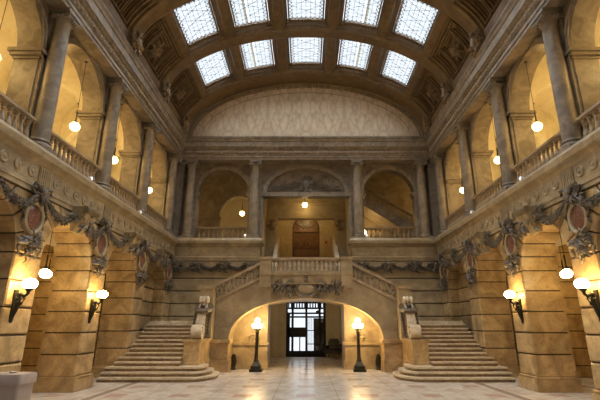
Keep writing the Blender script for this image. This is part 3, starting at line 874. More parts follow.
# central recess behind the landing
t_ = MB()
for sg in (-1, 1):
    t_.box(*sorted((sg * 2.0, sg * 2.2)), YU + .3, 23.3, 3.0, 10.2); t_.box(*sorted((sg * 2.05, sg * 2.2)), YB + .3, YU + .4, 3.0, 5.4)
    t_.box(*sorted((sg * 1.5, sg * 2.05)), 20.4, 20.8, 3.0, 6.75)          # piers under the beam
    t_.box(*sorted((sg * 1.45, sg * 2.05)), 20.33, 20.8, 6.55, 6.8)
t_.box(-2.05, 2.05, 20.4, 20.8, 6.8, 8.4); t_.box(-2.05, 2.05, 20.34, 20.4, 6.8, 6.95); t_.box(-2.05, 2.05, 20.34, 20.4, 7.5, 7.62)
t_.box(-2.05, 2.05, 19.1, 23.3, 8.3, 8.5)
t_.prism([(-2.05, 4.6), (-.78, 4.6), (-.78, 6.85), (-2.05, 6.85)], 23.0, 23.3, cross); t_.prism([(.78, 4.6), (2.05, 4.6), (2.05, 6.85), (.78, 6.85)], 23.0, 23.3, cross)
archwall(t_, cross, 0, .78, 6.85, -2.05, 2.05, 8.4, 23.0, 23.3)
archivolt(t_, cross, 0, .78, 6.85, .2, 22.93, 23.05)
t_.box(-.98, -.78, 22.94, 23.05, 5.2, 6.85); t_.box(.78, .98, 22.94, 23.05, 5.2, 6.85)
structure(t_.build('wall_recess', 'amber'))
# arched double door
d0 = MB(); pts = [(-.76, 4.9), (.76, 4.9)] + [(.76 * math.cos(PI * i / 16), 6.85 + .76 * math.sin(PI * i / 16)) for i in range(17)]
d0.prism(pts, 23.12, 23.2, cross); door = structure(d0.build('door_1', 'wood'))
m = MB()
for x0, x1 in ((-.72, -.05), (.05, .72)):
    for z0, z1 in ((5.0, 5.7), (5.78, 6.6)):
        m.box(x0, x1, 23.08, 23.12, z0, z1); m.box(x0 + .1, x1 - .1, 23.05, 23.09, z0 + .1, z1 - .1)
m.box(-.04, .04, 23.04, 23.12, 5.2, 6.75); m.box(-.76, .76, 23.04, 23.12, 6.66, 6.78); archivolt(m, cross, 0, .62, 6.85, .1, 23.06, 23.12)
m.build('door_panels', 'wood', door)
m = MB()
for x in (-.1, .1): m.ball((x, 23.0, 6.0), .04, 8, 6); m.box(x - .03, x + .03, 23.03, 23.05, 5.9, 6.1)
m.build('door_knobs', 'metal', door)
m = MB()
for i in range(1, 6):
    a = PI * i / 6; m.tube([(.1 * math.cos(a), 23.09, 6.85 + .1 * math.sin(a)), (.6 * math.cos(a), 23.09, 6.85 + .6 * math.sin(a))], .02)
m.build('fanlight_bars', 'metal', door)
# inner flight up to the door
root = empty('inner_stair', 'stone steps with sloping cheeks rising to the arched wooden door', 'staircase', (0, 0, 0))
m = MB(); n = 11
for i in range(n): m.box(-1.35, 1.35, 18.45 + i * .24, 21.25, 3.45 + i * (1.45 / n), 3.45 + (i + 1) * (1.45 / n))
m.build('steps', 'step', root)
for sg in (-1, 1):
    m = MB(); T = side(sg); m.prism([(18.5, 3.45), (21.3, 3.45), (21.3, 5.85), (21.0, 5.85), (18.5, 4.15)], 1.36, 1.56, T)
    m.prism([(20.95, 5.85), (21.35, 5.85), (21.35, 5.93), (20.95, 5.93)], 1.33, 1.59, T)
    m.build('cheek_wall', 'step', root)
# brackets flanking recess
root = empty('wall_bracket', '', 'bracket', group='')
m = MB(); foliage(m, 0, 0, .12, .18, 14, .14, .08, .18, 41); m.box(-.14, .14, -.25, 0, .15, .22); m.box(-.1, .1, -.16, 0, -.3, -.24)
m.build('scroll_bracket', 'orn2', root, True)
place_all(root, [((-1.72, 20.33, 6.45), 0, 'leafy bracket on the left pier of the central recess', 'brackets in the central recess'),
                 ((1.72, 20.33, 6.45), 0, 'leafy bracket on the right pier of the central recess', 'brackets in the central recess')])
m = MB(); m.box(1.08, 1.2, 22.9, 23.0, 6.0, 6.14); m.box(1.1, 1.18, 22.88, 22.9, 6.02, 6.12)
tag(m.build('alarm_box', 'redbox'), 'small red alarm box on the wall right of the arched door', 'alarm box')

# lunette cartouche
root = empty('lunette_carving', 'carved shield and leaf scrolls in the lunette over the central opening', 'carving', (0, YU + .12, 7.62))
m = MB(); m.ball((0, -.06, .42), (.2, .1, .3), 12, 8); foliage(m, 0, .42, .36, .36, 26, .18, .1, .1, 51)
m.build('shield', 'orn', root, True)
for sg in (-1, 1):
    m = MB()
    for k_ in range(5):
        x = sg * (.5 + .24 * k_); z = .42 - .055 * k_; r_ = .17 - .02 * k_
        m.tube([(x + r_ * (1 - i / 14) * math.cos(i * .75) * sg, -.05, z + r_ * (1 - i / 14) * math.sin(i * .75)) for i in range(12)], .028, 5)
        foliage(m, x, z - .05, .12, .14, 6, .12, .07, .05, 60 + k_)
    m.build('leaf_scroll', 'orn', root, True)

# ------------------------------------------------------------------ grand staircase
YA = 15.8
ZL = 1.75
root = empty('grand_staircase', 'double marble staircase sweeping up over a wide low arch to a central landing', 'staircase', (0, 0, 0))
# arch front
def strz(x):
    x = abs(x); return 3.42 if x < 1.35 else max(2.42, 3.42 - (x - 1.35) * (1.0 / 2.12))
aw = MB(); n = 44; a_, b2, zs = 2.83, 1.49, 1.08
ex = lambda i: (a_ * math.cos(PI - PI * i / n), zs + b2 * math.sin(PI * i / n) ** .92)
for i in range(n):
    p, q = ex(i), ex(i + 1); aw.prism([p, q, (q[0], strz(q[0])), (p[0], strz(p[0]))], YA, YA + .45, cross)
for sg in (-1, 1): aw.prism([(sg * 2.83, zs), (sg * 3.47, zs), (sg * 3.47, 2.42), (sg * 2.83, strz(2.83))], YA, YA + .45, cross)
aw.build('arch_front', 'stone', root)
ar = MB(); rings = []
for i in range(n + 1):
    c, z = ex(i); k = 1 - .0; out = Vector((c / a_, (z - zs) / b2)).normalized() if i not in (0, n) else Vector((1 if i else -1, 0))
    P = lambda o: (c + out.x * o, z + out.y * o)
    rings.append([(P(-.02)[0], YA + .3, P(-.02)[1]), (P(-.02)[0], YA - .03, P(-.02)[1]), (P(.07)[0], YA - .03, P(.07)[1]), (P(.075)[0], YA - .015, P(.075)[1]), (P(.1)[0], YA - .015, P(.1)[1]), (P(.1)[0], YA + .3, P(.1)[1])])
ar.rings(rings, cross); ar.build('arch_moulding', 'stone', root, True)
# soffit behind
so = MB(); rings = []
for i in range(n + 1):
    c, z = ex(i); rings.append([(c, YA + .44, z), (c, YB + .3, z), (c, YB + .3, z + .12), (c, YA + .44, z + .12)])
so.rings(rings, cross); so.build('arch_soffit', 'stone', root, True)
for sg in (-1, 1):
    m = MB(); T = lambda x, y, z: (sg * x, y, z)
    m.box(2.76, 3.56, YA - .17, YA + .5, 0, .40, T); m.box(2.81, 3.50, YA - .10, YA + .45, .40, .96, T); m.box(2.74, 3.58, YA - .18, YA + .5, .98, 1.1, T); m.box(2.78, 3.53, YA - .13, YA + .5, .93, .98, T)
    m.box(2.8, 3.5, YA - .04, YA + .46, .42, .46, T)
    m.build('arch_pier', 'rust', root)
    m = MB()      # cross wall behind the arch with dado
    m.box(1.5, 2.95, 16.9, 17.2, 0, 2.6, T); m.box(1.46, 2.9, 16.78, 16.92, .0, .32, T); m.box(1.5, 2.9, 16.84, 16.92, .32, .86, T); m.box(1.44, 2.9, 16.76, 16.92, .86, .96, T)
    m.box(2.84, 3.0, YA + .4, 17.0, 0, 1.1, T); m.box(1.5, 1.6, 17.2, 18.2, 0, 2.95, T)
    m.build('inner_wall', 'stone', root)
    m = MB(); foliage(m, 0, 0, .16, .1, 10, .14, .08, .05, 70)
    m.tube([(.22 * (1 - i / 16) * math.cos(i * .7), -.05, .2 * (1 - i / 16) * math.sin(i * .7)) for i in range(14)], .03, 5)
    o = m.build('scroll_relief', 'stone', root, True); o.location = (sg * 2.05 * S, 16.9 * S, 1.1 * S)
    # lower flight
    st = MB(); ri = MB()
    for k_ in range(1, 15):
        y = 13.0 + .225 * (k_ - 1); z0, z1 = ZL / 14 * (k_ - 1), ZL / 14 * k_
        xo = 6.12 if k_ <= 3 else 5.95
        if k_ >= 6: xo = 5.82
        if k_ <= 3:    # wide bottom steps rounding the pedestal
            ax_ = (.64, .46, .28)[k_ - 1]; by_ = 14.1 - y
            arc = [(3.42 - ax_ * math.cos(-PI / 2 + a * PI / 16), 14.1 + by_ * math.sin(-PI / 2 + a * PI / 16)) for a in range(17)]
            for d, za, zb in ((0.045, z0, z1 - .05), (0, z1 - .05, z1)):
                pl = [(xo, y + d)] + [(3.42 + (px_ - 3.42) * (1 - d / ax_), 14.1 + (py_ - 14.1) * (1 - d / by_)) for px_, py_ in arc] + [(xo, 14.1 + by_ - d)]
                (ri if d else st).rings([[(sg * a, b_, za) for a, b_ in pl], [(sg * a, b_, zb) for a, b_ in pl]])
        else:
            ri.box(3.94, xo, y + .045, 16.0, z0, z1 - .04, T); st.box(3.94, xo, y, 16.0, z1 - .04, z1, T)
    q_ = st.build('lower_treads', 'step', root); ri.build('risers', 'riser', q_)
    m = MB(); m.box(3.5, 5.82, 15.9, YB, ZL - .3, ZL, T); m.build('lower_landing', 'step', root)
    # upper flight towards the centre
    m = MB(); nn = 13
    for i in range(nn):
        x = 3.6 - i * (2.25 / nn); m.box(x - .2, x, YA + .45, YB - .02, ZL + (3.4 - ZL) * (i + 1) / nn - .3, ZL + (3.4 - ZL) * (i + 1) / nn, T)
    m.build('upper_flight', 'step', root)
m = MB(); m.box(-1.36, 1.36, YA + .45, 18.5, 3.2, 3.42)
# bowed front of the landing
bow = lambda x: YA - .20 * (1 - (x / 1.33) ** 2)
nb = 16; xs = [-1.33 + 2.66 * i / nb for i in range(nb + 1)]
def bowed(mb, off, z0, z1, back=YA + .3):
    pl = [(x, bow(x) - off) for x in xs] + [(1.33, back), (-1.33, back)]
    mb.rings([[(a, b_, z0) for a, b_ in pl], [(a, b_, z1) for a, b_ in pl]])
bowed(m, .05, 3.40, 3.50); bowed(m, .0, 3.12, 3.40); bowed(m, .03, 3.06, 3.12)
m.build('landing', 'stone', root)

# landing balustrade
root = empty('landing_balustrade', 'slightly bowed balustrade along the front of the central landing', 'balustrade', (0, 0, 0))
m = MB()
def bowrail(mb, w, z0, z1):
    f_ = [(x, bow(x) - w + .12) for x in xs]; g_ = [(x, bow(x) + w + .12) for x in xs][::-1]
    mb.rings([[(a, b_, z0) for a, b_ in f_ + g_], [(a, b_, z1) for a, b_ in f_ + g_]])
bowrail(m, .1, 3.5, 3.56); m.build('plinth', 'balust', root)
m = MB(); bowrail(m, .08, 3.94, 3.98); bowrail(m, .12, 3.98, 4.06); m.build('handrail', 'balust', root)
o0 = None
for i in range(15):
    x = -1.22 + 2.44 * i / 14
    if o0 is None: mm = MB(); mm.lathe(bal_prof(.38, .068), n=12); o0 = mm.build('baluster', 'balust', root, True); o = o0
    else: o = o0.copy(); C.objects.link(o); o.parent = root
    o.location = (x * S, (bow(x) + .12) * S, 3.56 * S)
# stair balustrades with newels
for sg, nm in ((-1, 'left'), (1, 'right')):
    root = empty('stair_balustrade', f'sloping stone balustrade of the {nm} upper flight, over the arch', 'balustrade', (0, 0, 0), 0, 'sloping stair balustrades')
    xa, xb, za, zb = 3.47, 1.76, 2.42, 3.27
    T = lambda u, w, z: (sg * u, w, z)
    m = MB(); m.prism([(xa, za - .03), (xb, zb - .03), (xb, zb + .08), (xa, za + .08)], YA - .05, YA + .25, T); m.build('plinth', 'balust', root)
    m = MB(); m.prism([(xa, za + .52), (xb, zb + .52), (xb, zb + .62), (xa, za + .62)], YA - .05, YA + .22, T); m.build('handrail', 'balust', root)
    m = MB(); m.box(1.32, 1.76, YA - .1, YA + .3, 2.95, 4.0, T); m.box(1.29, 1.79, YA - .14, YA + .33, 4.0, 4.1, T); m.box(1.29, 1.79, YA - .14, YA + .33, 3.42, 3.47, T); m.build('newel_post', 'stone', root)
    o0 = None
    for i in range(9):
        u = xa - .1 - (xa - xb - .2) * i / 8; z = za + (zb - za) * (xa - u) / (xa - xb)
        if o0 is None: mm = MB(); mm.lathe(bal_prof(.46, .078), n=12); o0 = mm.build('baluster', 'balust', root, True); o = o0
        else: o = o0.copy(); C.objects.link(o); o.parent = root
        o.location = (sg * u * S, (YA + .1) * S, (z + .06) * S)
    # pedestal and scroll at the foot
    root = empty('scroll_newel', f'carved scroll newel on a marble pedestal at the foot of the {nm} steps', 'newel', (sg * 3.70, 0, 0), 0, 'scroll newels')
    m = MB(); m.box(-.25, .25, 14.1, 15.75, 0, 1.06); m.box(-.3, .3, 14.04, 15.8, 1.06, 1.15); m.box(-.28, .28, 14.06, 15.8, .0, .45)
    m.build('pedestal', 'rust', root)
    m = MB(); m.box(-.23, .23, 15.3, 15.78, 1.15, 2.88); m.box(-.27, .27, 15.25, 15.8, 2.88, 2.98); m.v = [(a - sg * .10, b, c) for a, b, c in m.v]; m.build('end_post', 'stone', root)
    m = MB()     # scroll strap: volute in front, sweeping up the post
    vol = []
    for i in range(26):     # from the eye outwards, ending at the back where the strap rises
        r_ = .05 + .225 * i / 25; a = -(25 - i) * .36
        vol.append((14.42 + r_ * math.cos(a), 1.42 + r_ * math.sin(a)))
    curve = vol + [(14.70, 1.58), (14.76, 1.76), (14.86, 1.94), (14.98, 2.10), (15.06, 2.28)]
    # drop the out-going tail smoothly
    rings = []
    for i, (y, z) in enumerate(curve):
        y2, z2 = curve[min(i + 1, len(curve) - 1)]; y1, z1 = curve[max(i - 1, 0)]
        d = Vector((y2 - y1, z2 - z1)).normalized(); nn = Vector((-d.y, d.x)) * .03
        w = .17 if i < 26 else .17 - .012 * (i - 25)
        rings.append([(-w, y + nn.x, z + nn.y), (w, y + nn.x, z + nn.y), (w, y - nn.x, z - nn.y), (-w, y - nn.x, z - nn.y)])
    m.rings(rings)
    m.lathe([(0, -.2), (.06, -.2), (.075, -.17), (.075, .17), (.06, .2), (0, .2)], n=16, T=lambda x, y, z: (z, x + 14.42, y + 1.42))
    for k_ in range(4): m.tube([(-.12 + .08 * k_, y, z + .03) for y, z in curve[16:]], .028, 5)
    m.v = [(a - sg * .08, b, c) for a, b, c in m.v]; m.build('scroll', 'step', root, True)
    m = MB(); m.tube([(-.16, 15.15, 2.16), (-.24, 15.02, 2.12), (-.16, 14.86, 2.08), (0, 14.82, 2.07), (.16, 14.86, 2.08), (.24, 15.02, 2.12), (.16, 15.15, 2.16)], [.07, .09, .10, .10, .10, .09, .07], 8)
    m.tube([(0, 15.05, 2.3), (0, 14.95, 2.25), (0, 14.9, 2.2)], .09, 8)
    foliage(m, 0, 0, .1, .1, 0)
    for sx in (-1, 1):
        for k_ in range(9): m.leaf((sx * .2, 14.75 + .05 * k_, 1.2 + .11 * k_), (sx * .2, .3, 1), (sx, 0, 0), .26, .12)
    m.v = [(a - sg * .08, b, c) for a, b, c in m.v]; m.build('leaf_wreath', 'orn', root, True, 'dark carved wreath and leaves')
    m = MB(); m.lathe([(0, -.17), (.1, -.17), (.13, -.12), (.1, -.05), (.14, 0), (.1, .05), (.13, .12), (.1, .17), (0, .17)], n=14, T=lambda x, y, z: (z, x + 15.08, y + 2.46)); m.v = [(a - sg * .08, b, c) for a, b, c in m.v]; m.build('top_roll', 'step', root, True)

# cartouche over the arch
root = empty('arch_cartouche', 'wide dark carved cartouche with scrolls over the crown of the stair arch', 'carving', (0, YA - .02, 2.86))
m = MB(); m.ball((0, -.1, 0), (.34, .12, .15), 16, 8); m.v = [(a, c_, d * 1.45 + .05) for a, c_, d in m.v]; m.build('shield', 'stone', root, True)
m = MB()
rings = []
for i in range(25):
    a = 2 * PI * i / 24; rings.append([((.36 + o) * math.cos(a), -d, (.17 + o) * math.sin(a)) for o, d in ((-.03, .02), (-.02, .14), (.04, .17), (.07, .02))])
m.rings(rings, None, False)
for sg in (-1, 1):
    for k_ in range(5):
        x = sg * (.5 + .17 * k_); z = -.03 + .015 * k_
        foliage(m, x, z, .14, .15 - .018 * k_, 9, .15, .08, .13 - .015 * k_, 80 + k_)
    m.tube([(sg * .4, -.1, .15), (sg * .6, -.14, .2), (sg * .78, -.1, .1), (sg * .65, -.1, 0)], [.05, .06, .05, .03])
foliage(m, 0, .2, .2, .06, 14, .12, .08, .16, 90)
m.v = [(a, c_, d * 1.45 + .05) for a, c_, d in m.v]; m.build('leaf_scrolls', 'orn', root, True)

# ------------------------------------------------------------------ entrance hall under the stair
t_ = MB()
for sg in (-1, 1):
    T = lambda x, y, z: (sg * x, y, z)
    t_.box(2.1, 2.4, 18.1, 23.2, 0, 3.1, T); t_.box(1.06, 2.15, 23.0, 23.3, 0, 3.1, T)
    t_.box(1.12, 1.3, 22.9, 23.0, 0, 3.0, T); t_.box(1.55, 1.78, 22.86, 23.0, 0, 3.0, T); t_.box(1.08, 2.1, 22.84, 23.0, 0, .3, T)
    t_.box(1.95, 2.1, 20.0, 20.4, 0, 3.0, T); t_.box(1.55, 2.12, 18.1, 18.5, 0, 2.95, T)
t_.box(-2.4, 2.4, 18.1, 23.3, 2.95, 3.2); t_.box(-1.1, 1.1, 23.0, 23.3, 2.8, 3.2)
structure(t_.build('wall_entrance', 'aisle'))
# entrance door: dark steel frame, glazing, bars
d = MB()
for x in (-1.04, -.72, .02, .74, 1.0): d.box(x - .06, x + .06, 23.05, 23.15, 0, 2.8)
for z in (.0, .52 + 1.45, 2.16, 2.42, 2.72): d.box(-1.05, 1.05, 23.04, 23.14, z, z + .09)
d.box(-1.05, 1.05, 23.04, 23.14, .05, .3)
door = structure(d.build('door_2', 'steel'))
m = MB(); m.box(-1.0, .0, 23.06, 23.12, .98, 1.48); m.box(-1.0, -.86, 23.06, 23.12, .2, 2.2); m.box(-.36, -.30, 23.04, 23.14, .3, 1.0); m.build('solid_panel', 'steel', door)
m = MB(); m.box(-1.02, 1.02, 23.09, 23.10, .3, 2.75); m.build('glass_pane', 'glass', door)
m = MB()
for i in range(9): m.box(.1 + i * .1, .125 + i * .1, 23.02, 23.06, .1, 1.95)
for z in (.62, 1.3): m.box(.05, .98, 23.02, 23.06, z, z + .04)
for i in range(14): m.box(-.97 + i * .145, -.90 + i * .145, 23.06, 23.10, 2.5, 2.72)
m.box(.4, .98, 23.1, 23.14, .3, 1.95)
m.build('door_bars', 'steel', door)
m = MB(); m.ball((.66, 23.06, 2.29), (.14, .04, .07), 10, 6); m.box(-.02, .06, 22.98, 23.05, .95, 1.2); m.build('door_handle', 'metal', door)
# armchair beside it
root = empty('armchair', 'dark high-backed armchair beside the entrance door', 'chair', (1.35, 22.35, 0), -.35)
m = MB(); m.box(-.3, .3, -.28, .28, .22, .36); m.box(-.28, .28, -.3, .25, .34, .42); m.build('seat', 'black', root)
m = MB(); m.rings([[(-.3, .18, .3), (.3, .18, .3), (.3, .3, .3), (-.3, .3, .3)], [(-.3, .24, .75), (.3, .24, .75), (.3, .33, .75), (-.3, .33, .75)], [(-.2, .27, .92), (.2, .27, .92), (.2, .34, .92), (-.2, .34, .92)]]); m.build('backrest', 'black', root)
for sx in (-1, 1):
    m = MB(); m.box(sx * .32 - .05, sx * .32 + .05, -.28, .28, .22, .56); m.box(sx * .32 - .07, sx * .32 + .07, -.32, .28, .54, .6); m.build('armrest', 'black', root)
    for sy in (-1, 1):
        m = MB(); m.tube([(sx * .28, sy * .24, .24), (sx * .29, sy * .25, 0)], [.035, .022]); m.build('leg', 'wood', root)
m = MB()
root = empty('bench', 'low dark bench between the armchair and the right wall of the entrance hall', 'bench', (1.72, 21.75, 0), 0)
m = MB(); m.box(-.28, .28, -.25, .25, .3, .42); m.build('seat', 'black', root)
m = MB(); m.box(-.28, .28, .18, .25, .42, .68); m.build('backrest', 'black', root)
for sx in (-1, 1):
    for sy in (-1, 1):
        m = MB(); m.box(sx * .24 - .025, sx * .24 + .025, sy * .2 - .025, sy * .2 + .025, 0, .3); m.build('leg', 'wood', root)

# ------------------------------------------------------------------ lights: things with lit globes
def make_sconce():
    root = empty('wall_lamp', '', 'wall lamp', group='')
    m = MB(); m.box(-.07, .07, -.05, 0, -.12, .12); m.ball((0, -.03, -.62), (.06, .05, .09), 8, 6); m.box(-.05, .05, -.04, 0, -.6, -.1)
    m.v = [(a * .77, b * .77, c * .77) for a, b, c in m.v]; m.build('back_plate', 'metal', root, True)
    m = MB(); m.tube([(0, -.04, -.6), (0, -.09, -.42), (0, -.13, -.2), (0, -.12, 0), (0, -.16, .02), (0, -.26, -.04), (0, -.33, .02), (0, -.34, .1)], [.035, .05, .06, .065, .055, .045, .04, .05], 8)
    m.tube([(0, -.12, -.3), (0, -.22, -.22), (0, -.28, -.1), (0, -.2, -.02)], [.02, .03, .03, .02], 6)
    m.lathe([(0, .08), (.05, .08), (.10, .14), (.11, .17), (0, .17)], cx=0, cy=-.34, n=12)
    for k_ in range(6): m.leaf((0, -.1, -.1), (math.cos(k_), -.2, math.sin(k_)), (0, -1, 0), .15, .07)
    m.v = [(a * .77, b * .77, c * .77) for a, b, c in m.v]; br = m.build('bracket', 'metal', root, True)
    m = MB(); m.ball((0, -.34, .275), (.18, .18, .14), 16, 10); m.v = [(a * .77, b * .77, c * .77) for a, b, c in m.v]; m.build('globe', 'globe', br, True, 'lit white glass globe')
    return root
root = make_sconce(); spots = []
for sg, nm, rz in ((-1, 'left', LEFT), (1, 'right', RIGHT)):
    for i, p in enumerate((8.40, 11.46)):
        spots.append(((sg * W, p, 2.18), rz, f'dark bronze wall lamp with lit globe on the {["nearest", "second"][i]} {nm} pier', f'wall lamps on the {nm} piers'))
place_all(root, spots)

def make_pendant(rod, name='pendant_lamp', r=.13, mat='globe_far'):
    root = empty(name, '', 'hanging lamp', group='')
    m = MB(); m.tube([(0, 0, .1), (0, 0, .45)], .02, 5); m.tube([(0, 0, .45), (0, 0, rod)], .007, 5); m.lathe([(0, rod - .04), (.05, rod - .04), (.03, rod), (0, rod)], n=10); m.build('rod', 'metal', root, True)
    m = MB(); m.lathe([(0, r * .9), (.05, r * .92), (.04, .15), (.02, .2), (0, .2)], n=12); m.build('cap', 'metal', root, True)
    m = MB(); m.ball((0, 0, 0), (r, r, r * .95), 16, 10); m.build('globe', mat, root, True, 'lit glass globe')
    return root
M_['globe_fill'] = plain('added_fill_globe', (1, .85, .6), .3, 0, 200, (1, .68, .25))
root = make_pendant(.95, mat='globe_fill'); spots = []  # hidden pendants added to brighten the gallery walls and vaults
for sg, nm in ((-1, 'left'), (1, 'right')):
    for i, (y, lab) in enumerate(((7.1, None), (10.1, None), (13.1, 'deep behind the second pier of the'), (16.1, 'deep behind the third pier of the'), (20.2, 'deep beyond the last arch of the'))):
        if lab is None: lab = ('beside the camera in the', 'hidden behind the nearest pier of the')[i]
        spots.append(((sg * 8.12, y, 8.25), 0, f'added fill globe hanging {lab} {nm} gallery', f'added fill globes in the {nm} gallery'))
place_all(root, spots)
root = make_pendant(2.13); spots = []
for sg, nm in ((-1, 'left'), (1, 'right')):
    for y, lab in ((7.3, 'partly cut off'), (10.45, 'nearest'), (12.9, 'second'), (16.15, 'farthest')):
        spots.append(((sg * 6.48, y, 6.92), 0, f'lit globe hanging in the {lab} open arch of the {nm} gallery', f'globes in the arches of the {nm} gallery'))
spots.append(((-3.45, 21.5, 7.36), 0, 'lit globe hanging in the left arch of the back wall', 'globes hanging behind the back wall'))
spots.append(((-.05, 19.85, 7.36), 0, 'lit globe hanging in the central opening before the arched door', 'globes hanging behind the back wall'))
place_all(root, spots)
root = make_pendant(1.3, 'aisle_pendant', .115, 'globe'); spots = []
for sg, nm in ((-1, 'left'), (1, 'right')):
    for i, y in enumerate((10.1, 13.05)):
        spots.append(((sg * (6.35, 8.1)[i], y, (2.80, 3.12)[i]), 0, f'added fill globe hanging {["in the nearest arch under", "in the aisle behind the second pier under"][i]} the {nm} gallery', f'globes hanging under the {nm} gallery'))
spots.append(((3.0, 20.9, 6.2), 0, 'lit globe hanging low under the rising stair behind the right arch', 'globe under the rising stair'))
spots.append(((0, 21.8, 7.5), 0, 'lit globe hanging close before the arched door, hidden behind the beam', 'globe before the arched door'))
place_all(root, spots)

def make_lamppost():
    root = empty('lamp_post', '', 'lamp post', group='')
    m = MB(); m.box(-.22, .22, -.22, .22, 0, .1); m.box(-.18, .18, -.18, .18, .1, .2); m.rings([[(-.16, -.16, .2), (.16, -.16, .2), (.16, .16, .2), (-.16, .16, .2)], [(-.08, -.08, .34), (.08, -.08, .34), (.08, .08, .34), (-.08, .08, .34)]])
    m.build('base', 'metal', root)
    m = MB(); m.lathe([(0, .33), (.09, .33), (.10, .38), (.075, .42), (.07, .5), (.055, 1.3), (.07, 1.33), (.075, 1.36), (.05, 1.4), (.09, 1.46), (.05, 1.5), (0, 1.5)], n=12); m.build('pole', 'metal', root, True)
    m = MB()
    for k_ in range(4):
        a = PI / 4 + k_ * PI / 2; c, s_ = math.cos(a), math.sin(a)
        m.tube([(0, 0, 1.44), (.1 * c, .1 * s_, 1.42), (.15 * c, .15 * s_, 1.5)], .018)
    m.tube([(0, 0, 1.45), (0, 0, 1.66)], .02); ar_ = m.build('arms', 'metal', root, True)
    for k_ in range(4):
        a = PI / 4 + k_ * PI / 2; m = MB(); m.ball((.15 * math.cos(a), .15 * math.sin(a), 1.575), .078, 12, 8); m.build('globe', 'globe_post', ar_, True, 'lit glass globe')
    m = MB(); m.ball((0, 0, 1.76), .085, 12, 8); m.build('globe', 'globe_post', ar_, True, 'lit glass globe')
    return root
root = make_lamppost()
place_all(root, [((-1.80, 15.95, 0), 0, 'dark lamp post with clustered globes left of the passage under the stair arch', 'lamp posts under the stair arch'),
                 ((1.92, 15.95, 0), 0, 'dark lamp post with clustered globes right of the passage under the stair arch', 'lamp posts under the stair arch')])

# small spotlights on the ledges
root = empty('spotlight', '', 'spotlight', group='')
m = MB(); m.box(-.03, .03, -.03, .03, 0, .04); m.tube([(0, 0, .03), (0, 0, .08)], .012); m.build('stand', 'white', root)
m = MB(); m.lathe([(0, -.05), (.045, -.05), (.06, .05), (0, .05)], n=12, T=lambda x, y, z: (x, -z, y + .11)); m.build('housing', 'white', root, True)
m = MB(); m.lathe([(0, .051), (.05, .051), (.04, .06), (0, .06)], n=12, T=lambda x, y, z: (x, -z, y + .11)); m.build('lens', 'lens', root, True)
spots = []
for sg, nm in ((-1, 'left'), (1, 'right')):
    for y, wh in ((10.6, 'by the second column'), (14.1, 'by the third column')):
        spots.append(((sg * 5.9, y, ZU), LEFT if sg < 0 else RIGHT, f'tiny white spotlight on the {nm} gallery ledge {wh}', f'spotlights on the {nm} ledge'))
    spots.append(((sg * 2.72, 18.12, ZU), 0, f'tiny white spotlight on the back wall ledge beside the {nm} column of the centre', 'spotlights on the back ledge'))
place_all(root, spots)

# entrance hall wall light and arch side canisters
root = empty('hall_lamp', '', 'wall lamp', group='')
m = MB(); m.tube([(0, 0, -.15), (0, -.1, -.12), (0, -.14, 0)], .02); m.build('bracket', 'metal', root)
m = MB(); m.ball((0, -.14, .07), (.06, .06, .09), 10, 8); m.build('shade', 'bulb', root, True)
place_all(root, [((1.95, 20.2, 1.85), RIGHT, 'small lit wall lamp on the right wall of the entrance hall', 'wall lamps of the entrance hall'),
                 ((-1.95, 20.2, 1.85), LEFT, 'small lit wall lamp on the left wall of the entrance hall', 'wall lamps of the entrance hall')])
root = empty('metal_urn', '', 'urn', group='')
m = MB(); m.lathe([(0, 0), (.09, 0), (.1, .04), (.07, .08), (.11, .2), (.12, .34), (.08, .46), (.09, .5), (0, .5)], n=14); m.build('body', 'metal', root, True)
m = MB(); m.ball((0, 0, .52), (.07, .07, .04), 10, 6); m.build('lid', 'metal', root, True)
place_all(root, [((-2.72, 16.55, 0), 0, 'dark metal urn beside the left pier under the stair arch', 'urns under the stair arch'),
                 ((2.72, 16.55, 0), 0, 'dark metal urn beside the right pier under the stair arch', 'urns under the stair arch')])

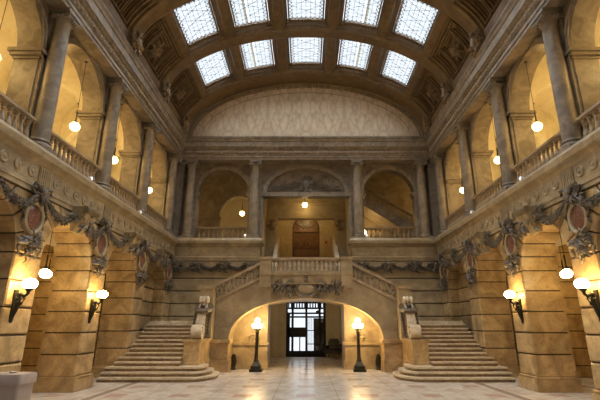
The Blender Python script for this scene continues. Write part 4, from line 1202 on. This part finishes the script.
# waste bin, bottom left
root = empty('waste_bin', 'beige box-shaped waste bin with a lid at the bottom left corner of the photo', 'waste bin', (-5.22, 7.85, 0), .0)
m = MB(); rings = []
def rrect(hx, hy, r_, z):
    out = []
    for cx, cy, a0 in ((hx - r_, hy - r_, 0), (-hx + r_, hy - r_, PI / 2), (-hx + r_, -hy + r_, PI), (hx - r_, -hy + r_, 3 * PI / 2)):
        for k_ in range(5): out.append((cx + r_ * math.cos(a0 + k_ * PI / 8), cy + r_ * math.sin(a0 + k_ * PI / 8), z))
    return out
m.rings([rrect(.33, .22, .05, 0), rrect(.33, .22, .05, .62)]); m.build('body', 'bin', root, True)
m = MB(); m.rings([rrect(.36, .25, .06, .62), rrect(.36, .25, .06, .75), rrect(.34, .23, .05, .785), rrect(.30, .2, .05, .79)]); m.build('lid', 'bin', root, True)
m = MB(); m.lathe([(0, .79), (.06, .79), (.06, .81), (.05, .815), (0, .815)], cx=.05, cy=0, n=12); m.build('lid_knob', 'bin', root, True)

# ------------------------------------------------------------------ world, camera
w = bpy.data.worlds.new('World'); bpy.context.scene.world = w; w.use_nodes = True
w.node_tree.nodes['Background'].inputs[0].default_value = (.85, .93, 1, 1); w.node_tree.nodes['Background'].inputs[1].default_value = 1.7
sl = bpy.data.lights.new('Sun', 'SUN'); sl.energy = 29; sl.angle = math.radians(110); sl.color = (.88, .95, 1)
so_ = bpy.data.objects.new('Sun', sl); C.objects.link(so_); so_.location = (0, 10, 40); so_.rotation_euler = (math.radians(-8), 0, 0)
cam = bpy.data.cameras.new('Camera'); co = bpy.data.objects.new('Camera', cam); C.objects.link(co)
cam.sensor_width = 36; cam.lens = 412 / 600 * 36; cam.shift_x = -.01; cam.clip_end = 200
co.location = (0, 0, 1.6 * S); co.rotation_euler = (PI / 2 + math.atan(125 / 412), 0, 0)
sc = bpy.context.scene; sc.camera = co
sc.view_settings.view_transform = 'Standard'; sc.view_settings.look = 'None'; sc.view_settings.gamma = 1; sc.view_settings.exposure = -.36
sc.cycles.max_bounces = 8; sc.cycles.transparent_max_bounces = 8; sc.cycles.diffuse_bounces = 5
